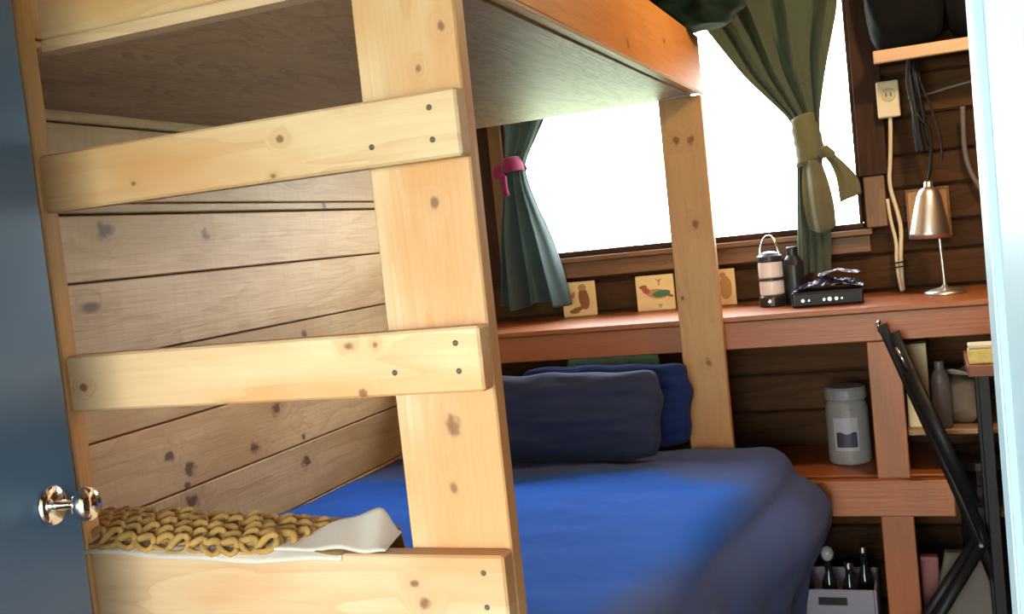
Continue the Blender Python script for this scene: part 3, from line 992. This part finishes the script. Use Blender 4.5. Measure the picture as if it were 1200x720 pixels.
add_lathe(bm, [(0.044, 1.330), (0.047, 1.334), (0.045, 1.350), (0.030, 1.362), (0.012, 1.367)], (LX, LY, 0), 28)
finish('cap', bm, M_BLACKPL, lan)
bm = bmesh.new()
for s in (-1, 1):
    add_tube(bm, [(LX - 0.036, LY + s * 0.012, 1.345), (LX - 0.026, LY + s * 0.012, 1.39), (LX - 0.010, LY, 1.424), (LX + 0.014, LY, 1.424), (LX + 0.028, LY - s * 0.012, 1.39), (LX + 0.038, LY - s * 0.012, 1.345)], 0.0028, 8, 2)
finish('wire_handle', bm, M_CHROME, lan, smooth=True)

# tall black bottle behind lantern
bm = bmesh.new()
add_lathe(bm, [(0.034, 1.1685), (0.036, 1.172), (0.036, 1.31), (0.030, 1.33), (0.020, 1.345), (0.020, 1.372), (0.017, 1.375)], (-0.428, 3.89, 0), 24)
tag(finish('flask', bm, M_BLACKPL), 'black flask standing between the lantern and the olive curtain', 'flask')

# ------------------------------------------------------------------ radio with papers on top
rad = thing('radio', 'low black radio with silver knobs lying on the desk below the olive curtain', 'radio', (-0.31, 3.78, 1.168))
rot = Matrix.Translation((-0.308, 3.78, 0)) @ Matrix.Rotation(0.05, 4, 'Z')
bm = bmesh.new()
add_box(bm, (-0.118, -0.075, 1.1685), (0.118, 0.085, 1.222), 0.008, 2, rot)
body = finish('body', bm, M_BLACKPL, rad)
bm = bmesh.new()
add_box(bm, (-0.108, -0.079, 1.176), (0.108, -0.0755, 1.214), 0.001, 1, rot)
finish('front_panel', bm, plain('gloss_black', (0.008, 0.008, 0.012), 0.4, spec=0.2), body)
for kx, kr in ((-0.08, 0.007), (-0.06, 0.004), (-0.01, 0.006), (0.008, 0.008), (0.03, 0.007), (0.048, 0.004)):
    bm = bmesh.new()
    add_lathe(bm, [(kr, 0.0), (kr, -0.007), (kr * 0.7, -0.009)], rot @ Vector((kx, -0.079, 1.193)), 12, axis='y')
    finish('knob', bm, M_STEEL, body)
def crumple(x0, x1, y0, y1, z, amp, seed):
    bm = bmesh.new()
    def fn(u, v):
        a = nz(u * 3 + seed, v * 3, seed)
        return Vector((x0 + (x1 - x0) * u + 0.01 * nz(v * 4, seed), y0 + (y1 - y0) * v + 0.01 * nz(u * 4, seed + 3), z + amp * (0.5 + 0.5 * a) + 0.3 * amp * abs(nz(u * 9, v * 9, seed)) - 0.9 * amp * abs(u - 0.5) * 1.3))
    add_grid(bm, fn, 26, 20)
    return bm
o = finish('pouch', crumple(-0.42, -0.19, 3.71, 3.87, 1.226, 0.05, 3.3), plain('navy_vinyl', (0.018, 0.022, 0.05), 0.25, var=0.3))
solidify(o, 0.004, 1)
tag(o, 'crumpled glossy navy pouch lying on top of the black radio', 'pouch')
o = finish('plastic_sheet', crumple(-0.33, -0.20, 3.75, 3.84, 1.272, 0.02, 8.1), plain('blue_grey_film', (0.22, 0.22, 0.34), 0.2, var=0.3))
solidify(o, 0.002, 1)
tag(o, 'shiny blue-grey plastic sheet on top of the navy pouch', 'plastic sheet')

# ------------------------------------------------------------------ desk lamp
lamp = thing('desk_lamp', 'brushed nickel desk lamp with a bell shade on the right end of the desk', 'lamp', (0.07, 3.85, 1.168))
bm = bmesh.new()
add_lathe(bm, [(0.068, 1.1685), (0.070, 1.171), (0.068, 1.177), (0.045, 1.186), (0.012, 1.192), (0.008, 1.20)], (0.070, 3.85, 0), 36)
finish('base', bm, M_STEEL, lamp, smooth=True)
bm = bmesh.new()
add_tube(bm, [(0.070, 3.85, 1.19), (0.068, 3.85, 1.28), (0.064, 3.86, 1.40), (0.056, 3.862, 1.49), (0.046, 3.858, 1.545)], 0.0048, 10, 2)
finish('stem', bm, M_STEEL, lamp, smooth=True)
bm = bmesh.new()
prof_o = [(0.066, 0.0), (0.064, 0.02), (0.0565, 0.06), (0.0485, 0.10), (0.039, 0.142), (0.031, 0.162), (0.022, 0.170), (0.015, 0.173), (0.014, 0.188), (0.009, 0.194)]
m = Matrix.Rotation(0.04, 3, 'Y')
add_lathe(bm, [(0.0645, 0.001), (0.0625, 0.02), (0.055, 0.06), (0.047, 0.10), (0.0375, 0.14), (0.012, 0.160)][::-1] + prof_o, (0.036, 3.845, 1.362), 40, m=m)
finish('shade', bm, M_STEEL, lamp, smooth=True)
bm = bmesh.new()
add_lathe(bm, [(0.012, 0.15), (0.012, 0.09), (0.026, 0.06), (0.028, 0.035), (0.016, 0.01), (0.003, 0.006)], (0.036, 3.845, 1.362), 20, m=m)
finish('bulb', bm, plain('bulb_glass', (0.8, 0.78, 0.7), 0.2), lamp, smooth=True)
# plaque behind it
pl = thing('wall_plaque', 'square wooden plaque on the wall behind the desk lamp', 'plaque', (0.04, 4.085, 1.36))
board('plaque_board', (-0.030, 4.074, 1.362), (0.108, 4.090, 1.531), wood('plaque_wood', (0.42, 0.25, 0.09), (0.28, 0.14, 0.045)), pl)
bm = bmesh.new()
for lo, hi in (((-0.034, 4.068, 1.358), (0.112, 4.073, 1.366)), ((-0.034, 4.068, 1.527), (0.112, 4.073, 1.535)), ((-0.034, 4.068, 1.367), (-0.026, 4.073, 1.526)), ((0.104, 4.068, 1.367), (0.112, 4.073, 1.526))):
    add_box(bm, lo, hi, 0.001)
finish('plaque_frame', bm, M_TRIM_M, pl)

# ------------------------------------------------------------------ outlet, cables
out = thing('outlet_box', 'cream surface-mounted outlet box on the wall right of the window', 'outlet', (-0.063, 4.06, 1.795))
bm = bmesh.new()
add_box(bm, (-0.102, 4.005, 1.797), (-0.026, 4.048, 1.926), 0.006, 2)
b = finish('box', bm, M_CREAM, out)
bm = bmesh.new()
add_lathe(bm, [(0.024, 0.0), (0.024, -0.003), (0.021, -0.004)], (-0.062, 4.005, 1.875), 24, axis='y')
f = finish('receptacle', bm, plain('yellowed_plastic', (0.50, 0.44, 0.26), 0.5), b)
for sx in (-0.008, 0.008):
    bm = bmesh.new()
    add_box(bm, (-0.062 + sx - 0.0018, 3.9995, 1.869), (-0.062 + sx + 0.0018, 4.0035, 1.883))
    finish('slot', bm, M_BLACK, b)
bm = bmesh.new()
add_box(bm, (-0.098, 4.048, 1.80), (-0.03, 4.094, 1.92))
finish('mounting_block', bm, M_TRIM_D, out)
bm = bmesh.new()
add_tube(bm, [(-0.062, 4.03, 1.797), (-0.066, 4.035, 1.74), (-0.074, 4.05, 1.65), (-0.086, 4.055, 1.56), (-0.066, 4.05, 1.47), (-0.055, 4.045, 1.40), (-0.064, 4.04, 1.32), (-0.068, 4.03, 1.22), (-0.066, 4.02, 1.178)], 0.0075, 8, 2)
add_tube(bm, [(-0.095, 4.06, 1.51), (-0.09, 4.055, 1.43), (-0.075, 4.045, 1.35), (-0.082, 4.03, 1.28), (-0.074, 4.01, 1.20), (-0.070, 4.0, 1.176)], 0.0065, 8, 2)
finish('power_cable', bm, M_CREAM, out, smooth=True)
bm = bmesh.new()
for zz_ in (1.278, 1.262):
    add_tube(bm, [(-0.105, 4.02, zz_), (-0.075, 4.012, zz_), (-0.045, 4.02, zz_ + 0.003)], 0.003, 6, 1)
finish('cable_tie', bm, M_BLACK, out, smooth=True)

shelf = thing('wall_shelf', 'dark wall shelf with a pale wooden front edge at the top right', 'shelf', (0.2, 3.95, 1.97))
board('front_edge', (-0.098, 3.83, 1.970), (0.42, 3.855, 2.012), M_PALE, shelf)
board('shelf_board', (-0.098, 3.856, 1.985), (0.42, 4.092, 2.010), M_TRIM_D, shelf)
def lump(c, sx, sy, sz, seed, sub=4):
    bm = bmesh.new()
    bmesh.ops.create_icosphere(bm, subdivisions=sub, radius=1.0)
    for v in bm.verts:
        d = v.co.normalized()
        f = 1 + 0.14 * nz(d.x * 2 + seed, d.y * 2, d.z * 2) + 0.05 * nz(d.x * 6, d.y * 6 + seed, d.z * 6)
        e = lambda q: math.copysign(abs(q) ** 0.7, q)
        v.co = Vector((c[0] + e(d.x) * sx * f, c[1] + e(d.y) * sy * f, max(c[2], c[2] + sz + e(d.z) * sz * f)))
    return bm
tag(finish('bag', lump((0.01, 3.965, 2.0125), 0.125, 0.10, 0.16, 1.0), cloth('black_nylon', (0.004, 0.004, 0.005), wrinkle=0.5, sheen=0.0), smooth=True), 'black bag on the left end of the wall shelf', 'bag', 'black bags on the wall shelf')
tag(finish('bag', lump((0.275, 3.965, 2.0125), 0.135, 0.10, 0.17, 4.0), cloth('dark_nylon', (0.005, 0.005, 0.005), wrinkle=0.5, sheen=0.0), smooth=True), 'black bag on the right part of the wall shelf, beside the door frame', 'bag', 'black bags on the wall shelf')
# black cords hanging from the shelf
cords = thing('cord_bundle', 'tangle of thin black cords hanging from the wall shelf beside the outlet', 'cords', (0.03, 3.9, 1.6))
for pts, r in (([(0.018, 3.93, 1.984), (0.010, 3.925, 1.90), (0.022, 3.92, 1.80), (0.026, 3.93, 1.73), (0.034, 3.94, 1.66)], 0.012),
               ([(0.030, 3.93, 1.984), (0.030, 3.91, 1.92), (0.042, 3.915, 1.82), (0.05, 3.93, 1.74), (0.06, 3.94, 1.68)], 0.009),
               ([(0.024, 3.935, 1.984), (0.05, 3.93, 1.88), (0.075, 3.93, 1.80), (0.098, 3.935, 1.70), (0.095, 3.94, 1.62)], 0.004),
               ([(0.012, 3.93, 1.984), (0.0, 3.92, 1.88), (0.03, 3.915, 1.77), (0.066, 3.925, 1.74), (0.06, 3.94, 1.62), (0.045, 3.945, 1.56)], 0.006),
               ([(0.036, 3.93, 1.984), (0.046, 3.93, 1.90), (0.02, 3.92, 1.84), (0.012, 3.93, 1.76), (0.02, 3.94, 1.66)], 0.006)):
    bm = bmesh.new()
    add_tube(bm, pts, r, 6, 2)
    finish('cord', bm, M_BLACK, cords, smooth=True)
bm = bmesh.new()
add_tube(bm, [(0.0, 4.084, 1.862), (0.08, 4.084, 1.868), (0.15, 4.084, 1.882), (0.24, 4.084, 1.893), (0.4, 4.084, 1.90)], 0.004, 6, 2)
tag(finish('white_wire', bm, plain('grey_wire', (0.34, 0.3, 0.26), 0.5), smooth=True), 'thin pale wire running along the wall planks below the shelf', 'wire')
bm = bmesh.new()
add_tube(bm, [(0.175, 4.0, 1.80), (0.172, 4.02, 1.72), (0.172, 4.04, 1.64), (0.186, 4.05, 1.57), (0.22, 4.05, 1.50), (0.27, 4.06, 1.46)], 0.009, 8, 2)
tag(finish('grey_cable', bm, plain('grey_rubber', (0.16, 0.14, 0.13), 0.5), smooth=True), 'thick grey cable curving down the wall beside the door frame', 'cable')

# ------------------------------------------------------------------ jar and lower things
jar = thing('jar', 'large translucent plastic jar with a grey lid on the lower desk shelf', 'jar', (-0.28, 3.82, 0.607))
JX, JY = -0.28, 3.80
bm = bmesh.new()
add_lathe(bm, [(0.062, 0.607), (0.070, 0.613), (0.072, 0.64), (0.072, 0.80), (0.066, 0.822), (0.060, 0.832)], (JX, JY, 0), 32)
jb = finish('body', bm, plain('cloudy_plastic', (0.29, 0.28, 0.27), 0.25, var=0.08), jar, smooth=False)
bm = bmesh.new()
add_lathe(bm, [(0.068, 0.833), (0.071, 0.836), (0.071, 0.868), (0.066, 0.876), (0.05, 0.878)], (JX, JY, 0), 32)
finish('lid', bm, plain('grey_lid', (0.26, 0.25, 0.26), 0.4), jar)
bm = bmesh.new()
def fn(u, v):
    a = -PI / 2 - 0.62 + 1.15 * u
    return Vector((JX + 0.0733 * math.cos(a), JY + 0.0733 * math.sin(a), 0.66 + 0.115 * v))
add_grid(bm, fn, 14, 2)
o = finish('label', bm, plain('pale_label', (0.42, 0.42, 0.45), 0.5), jb)
solidify(o, 0.0008)
bm = bmesh.new()
def fn(u, v):
    a = -PI / 2 - 0.50 + 0.95 * u
    return Vector((JX + 0.0745 * math.cos(a), JY + 0.0745 * math.sin(a), 0.672 + (0.05 + 0.004 * math.sin(u * 9)) * v))
add_grid(bm, fn, 14, 2)
o = finish('label_print', bm, plain('dark_blue_print', (0.03, 0.035, 0.06), 0.5), jb, label='dark band on the label')
solidify(o, 0.0006)

crate = thing('crate', 'pale grey plastic crate of bottles on the floor under the desk', 'crate', (-0.36, 3.5, 0))
M_CRATE = plain('pale_crate_plastic', (0.24, 0.235, 0.30), 0.5, var=0.06)
bm = bmesh.new()
add_box(bm, (-0.492, 3.51, 0.001), (-0.215, 3.75, 0.012), 0.002)
finish('bottom', bm, M_CRATE, crate)
for lo, hi in (((-0.492, 3.51, 0.013), (-0.484, 3.75, 0.245)), ((-0.223, 3.51, 0.013), (-0.215, 3.75, 0.245)), ((-0.483, 3.742, 0.013), (-0.224, 3.75, 0.245))):
    bm = bmesh.new()
    add_box(bm, lo, hi, 0.002)
    finish('side_panel', bm, M_CRATE, crate)
bm = bmesh.new()
# front panel with a hand slot
for lo, hi in (((-0.483, 3.51, 0.013), (-0.224, 3.518, 0.192)), ((-0.483, 3.51, 0.220), (-0.224, 3.518, 0.245)), ((-0.483, 3.51, 0.192), (-0.400, 3.518, 0.220)), ((-0.308, 3.51, 0.192), (-0.224, 3.518, 0.220))):
    add_box(bm, lo, hi)
fp = finish('front_panel', bm, M_CRATE, crate)
bm = bmesh.new()
add_box(bm, (-0.402, 3.5185, 0.186), (-0.306, 3.522, 0.226))  # black plate behind the slot, painting the shade inside the crate
finish('slot_shade', bm, M_BLACK, fp, label='black plate for the shade in the hand slot')
M_BOTTLE = plain('dark_glass', (0.010, 0.014, 0.012), 0.12, var=0.1)
labels = ['dark bottle with a silver cap in the crate, leftmost, by the duvet', 'dark bottle with a pale ball stopper, second from the left in the crate', 'dark bottle with a silver cap, third from the left in the crate', 'dark bottle at the right end of the crate, by the desk leg']
for i, (bx, by, bh, lab) in enumerate(((-0.440, 3.58, 0.330, labels[0]), (-0.368, 3.60, 0.325, labels[1]), (-0.300, 3.57, 0.310, labels[2]), (-0.256, 3.65, 0.34, labels[3]))):
    t = thing('bottle', lab, 'bottle', (bx, by, 0.012), 'bottles in the crate')
    bm = bmesh.new()
    add_lathe(bm, [(0.026, 0.0125), (0.029, 0.018), (0.029, 0.2), (0.024, 0.24), (0.012, 0.275), (0.012, bh - 0.012)], (bx, by, 0), 18)
    b = finish('glass_body', bm, M_BOTTLE, t, smooth=True)
    bm = bmesh.new()
    if i == 1:
        add_lathe(bm, [(0.006, bh - 0.011), (0.018, bh - 0.002), (0.022, bh + 0.016), (0.016, bh + 0.034), (0.004, bh + 0.040)], (bx, by, 0), 18)
        finish('stopper', bm, plain('pale_stopper', (0.4, 0.4, 0.42), 0.3), t, smooth=True)
    else:
        add_lathe(bm, [(0.0135, bh - 0.011), (0.0142, bh - 0.009), (0.0142, bh + 0.008), (0.012, bh + 0.011)], (bx, by, 0), 18)
        finish('cap', bm, M_CHROME, t)
# unidentified pale curved object, drawn as a hook-shaped tube
bm = bmesh.new()
add_tube(bm, [(-0.472, 3.68, 0.0165), (-0.472, 3.68, 0.28), (-0.468, 3.67, 0.34), (-0.462, 3.65, 0.37), (-0.446, 3.63, 0.395), (-0.434, 3.62, 0.425)], [0.006], 8, 2, flat=1.0)
tag(finish('rod', bm, plain('white_enamel', (0.75, 0.75, 0.75), 0.2), smooth=True), 'curved white object sticking up from the crate beside the duvet', 'rod')

# ------------------------------------------------------------------ hook and black folding stand
bm = bmesh.new()
add_tube(bm, [(-0.142, 3.559, 1.117), (-0.142, 3.545, 1.118), (-0.142, 3.530, 1.108), (-0.142, 3.528, 1.095), (-0.142, 3.538, 1.088)], 0.0035, 8, 2)
add_lathe(bm, [(0.009, 0.0), (0.009, -0.003), (0.006, -0.004)], (-0.142, 3.5595, 1.117), 14, axis='y')
tag(finish('hook', bm, M_CHROME, smooth=True), 'small silver hook screwed into the desk front', 'hook')

st = thing('folding_stand', 'folded black metal stand leaning against the desk front', 'stand', (0.1, 3.42, 0))
def bar(name, a, b, r, mat=M_BLACK, lab=None, par=None):
    bm = bmesh.new()
    add_tube(bm, [a, b], r, 10, flat=0.7)
    return finish(name, bm, mat, par or st, smooth=True, label=lab)
A0 = Vector((-0.130, 3.50, 1.115)); H = Vector((0.106, 3.43, 0.435)); 
bar('bar', A0, H + (H - A0) * 0.60 + Vector((0, -0.01, 0)), 0.017)
B0 = Vector((-0.094, 3.475, 1.092))
b2 = bar('bar', B0, Vector((0.125, 3.41, 0.43)), 0.016)
bar('bar', Vector((-0.06, 3.46, 0.97)), Vector((0.092, 3.40, 0.56)), 0.024)
bar('highlight_strip', Vector((-0.092, 3.465, 1.045)), Vector((-0.062, 3.458, 0.972)), 0.005, M_CHROME, 'highlight drawn as a chrome strip', b2)  # chrome piece stands in for a highlight along the bar
bar('strut', H + Vector((0.005, -0.015, 0)), Vector((-0.16, 3.38, 0.004)), 0.017)
bar('strut', H + Vector((-0.012, 0.02, 0)), Vector((-0.19, 3.45, 0.004)), 0.016)
bm = bmesh.new()
add_lathe(bm, [(0.010, 0.0), (0.010, -0.008), (0.006, -0.012)], (0.106, 3.413, 0.432), 14, axis='y')
finish('rivet', bm, M_CHROME, st)

# ------------------------------------------------------------------ things on the raw shelf under the desk
bm = bmesh.new()
add_box(bm, (-0.076, 3.66, 0.7485), (-0.005, 3.72, 1.022), 0.004)
ct = thing('carton', 'cream carton standing on the raw shelf behind the black stand', 'carton', (-0.04, 3.69, 0.7485))
finish('carton_body', bm, plain('cream_card', (0.75, 0.62, 0.36), 0.7, var=0.08), ct)
bm = bmesh.new()
add_box(bm, (-0.0765, 3.655, 1.0225), (-0.0045, 3.725, 1.028), 0.001)
finish('carton_lid', bm, plain('cream_lid', (0.6, 0.48, 0.26), 0.7), ct)
tag(finish('paper_bag', lump((0.085, 3.76, 0.7485), 0.075, 0.08, 0.075, 2.0), plain('tan_paper', (0.20, 0.14, 0.09), 0.8, var=0.3, scale=12, bump=0.5), smooth=True), 'crumpled tan paper bag on the raw shelf under the desk', 'bag')
bm = bmesh.new()
add_lathe(bm, [(0.028, 0.7485), (0.030, 0.755), (0.030, 0.90), (0.024, 0.925), (0.015, 0.94), (0.015, 0.965), (0.012, 0.968)], (0.030, 3.655, 0), 20)
tag(finish('grey_bottle', bm, plain('smoked_plastic', (0.12, 0.10, 0.10), 0.25)), 'smoky grey bottle between the cream carton and the paper bag', 'bottle')
bm = bmesh.new()
def fn(u, v):
    return Vector((0.02 + 0.13 * u, 3.70 + 0.10 * v, 0.912 + 0.012 * math.sin(u * 5 + v * 3) + 0.012 * u))
add_grid(bm, fn, 14, 10)
o = finish('cloth_strip', bm, cloth('off_white_rag', (0.42, 0.36, 0.26)), smooth=True)
solidify(o, 0.008)
tag(o, 'off-white rag lying on top of the tan paper bag', 'rag')

# side table at the right
tab = thing('side_table', 'small side table with a brown top and black legs beside the door frame', 'table', (0.3, 3.3, 0))
board('table_top', (0.100, 3.18, 0.985), (0.62, 3.50, 1.018), wood('table_wood', (0.26, 0.09, 0.05), (0.17, 0.06, 0.03)), tab)
for lx, ly in ((0.125, 3.20), (0.57, 3.20), (0.125, 3.46), (0.57, 3.46)):
    bm = bmesh.new()
    add_box(bm, (lx, ly, 0.0), (lx + 0.03, ly + 0.03, 0.984), 0.002)
    finish('leg', bm, M_BLACK, tab)
board('lower_tier', (0.157, 3.19, 0.58), (0.568, 3.49, 0.597), M_TRIM_D, tab)
sp = thing('sponge', 'yellow block sponge on the side table beside the door frame', 'sponge', (0.15, 3.24, 1.019))
bm = bmesh.new()
add_box(bm, (0.105, 3.20, 1.019), (0.20, 3.27, 1.062), 0.006, 2)
finish('sponge_block', bm, plain('yellow_foam', (0.66, 0.50, 0.16), 0.9, var=0.2, scale=90, bump=0.4), sp)
bm = bmesh.new()
add_box(bm, (0.106, 3.201, 1.0625), (0.199, 3.269, 1.074), 0.004, 2)
finish('scouring_pad', bm, plain('pale_pad', (0.62, 0.58, 0.44), 0.95), sp)

# dark jars behind the stand, standing on the floor under the raw shelf
for i, (jx, jy, jr, jh, lab) in enumerate(((0.135, 3.76, 0.075, 0.62, 'tall dark tin under the raw shelf, nearest the desk leg'), (0.29, 3.80, 0.06, 0.66, 'tall dark tin under the raw shelf, behind the table leg'))):
    t = thing('tin', lab, 'tin', (jx, jy, 0.0), 'dark tins under the raw shelf')
    bm = bmesh.new()
    pr = [(jr * 0.97, 0.001)]
    for q in range(8):
        za = 0.02 + q * (jh - 0.06) / 8
        pr += [(jr, za), (jr, za + 0.03), (jr * 0.96, za + 0.036)]
    pr += [(jr * 0.97, jh - 0.03)]
    add_lathe(bm, pr, (jx, jy, 0), 24)
    finish('tin_body', bm, plain('dark_tin', (0.035, 0.03, 0.03), 0.3, 0.5), t)
    bm = bmesh.new()
    add_lathe(bm, [(jr, jh - 0.029), (jr * 1.02, jh - 0.027), (jr * 1.02, jh - 0.004), (jr * 0.97, jh)], (jx, jy, 0), 24)
    finish('tin_lid', bm, plain('grey_tin_lid', (0.12, 0.11, 0.11), 0.3, 0.5), t)

# tan bag leaning under the desk
bm = bmesh.new()
vs = [(-0.065, 3.58, 0.001), (0.20, 3.56, 0.001), (0.20, 3.66, 0.001), (-0.065, 3.68, 0.001),
      (0.00, 3.60, 0.345), (0.10, 3.59, 0.348), (0.10, 3.63, 0.348), (0.00, 3.64, 0.345)]
bv = [bm.verts.new(v) for v in vs]
for f in ((0, 1, 2, 3), (4, 5, 6, 7), (0, 1, 5, 4), (1, 2, 6, 5), (2, 3, 7, 6), (3, 0, 4, 7)):
    bm.faces.new([bv[i] for i in f])
bmesh.ops.subdivide_edges(bm, edges=bm.edges, cuts=6, use_grid_fill=True)
for v in bm.verts:
    if v.co.z > 0.01:
        v.co.y += 0.010 * nz(v.co.x * 14, v.co.z * 14, v.co.y * 9)
        v.co.x += 0.006 * nz(v.co.z * 14, v.co.x * 14, 4)
tag(finish('sack', bm, plain('dull_canvas', (0.15, 0.135, 0.11), 0.9, var=0.2, bump=0.2), smooth=True), 'dull beige sack standing on the floor behind the black stand', 'sack')
bm = bmesh.new()
add_box(bm, (-0.078, 3.69, 0.001), (-0.02, 3.74, 0.30), 0.006, 2)
tag(finish('pink_box', bm, plain('pink_card', (0.22, 0.08, 0.08), 0.6)), 'narrow pink box between the desk leg and the beige sack', 'box')

# ------------------------------------------------------------------ the blue door with its knob
LE = Vector((-1.247, 1.25, 0)); HG = Vector((-1.143, 0.46, 0))
dv = (LE - HG).normalized()            # hinge to latch edge
nv_ = Vector((dv.y, -dv.x, 0))         # the face turned to the room
DL = (LE - HG).length
DM = Matrix((( dv.x, nv_.x, 0, HG.x), (dv.y, nv_.y, 0, HG.y), (0, 0, 1, 0), (0, 0, 0, 1)))
bm = bmesh.new()
add_box(bm, (0, -0.042, 0.02), (DL, 0.0, 2.12), 0.002, 1, DM)
door = struct(finish('door_1', bm, M_DOOR))
KX, KZ = DL - 0.062, 1.178
def on_door(prof, n_=28):
    bm = bmesh.new()
    add_lathe(bm, prof, (0, 0, 0), n_, axis='y')
    bmesh.ops.transform(bm, matrix=DM @ Matrix.Translation((KX, 0, KZ)), verts=bm.verts)
    return bm
ro = finish('rosette', on_door([(0.031, 0.0005), (0.031, 0.003), (0.027, 0.008), (0.018, 0.010), (0.011, 0.012)]), M_CHROME, door, smooth=True)
kn = finish('door_knob', on_door([(0.008, 0.0125), (0.008, 0.038), (0.012, 0.042), (0.020, 0.048), (0.025, 0.056), (0.026, 0.064), (0.022, 0.072), (0.012, 0.076), (0.003, 0.077)]), M_CHROME, door, smooth=True)
bm = bmesh.new()
add_box(bm, (DL + 0.0003, -0.035, KZ - 0.028), (DL + 0.0015, -0.009, KZ + 0.028), 0, 1, DM)
finish('latch_plate', bm, M_CHROME, door)
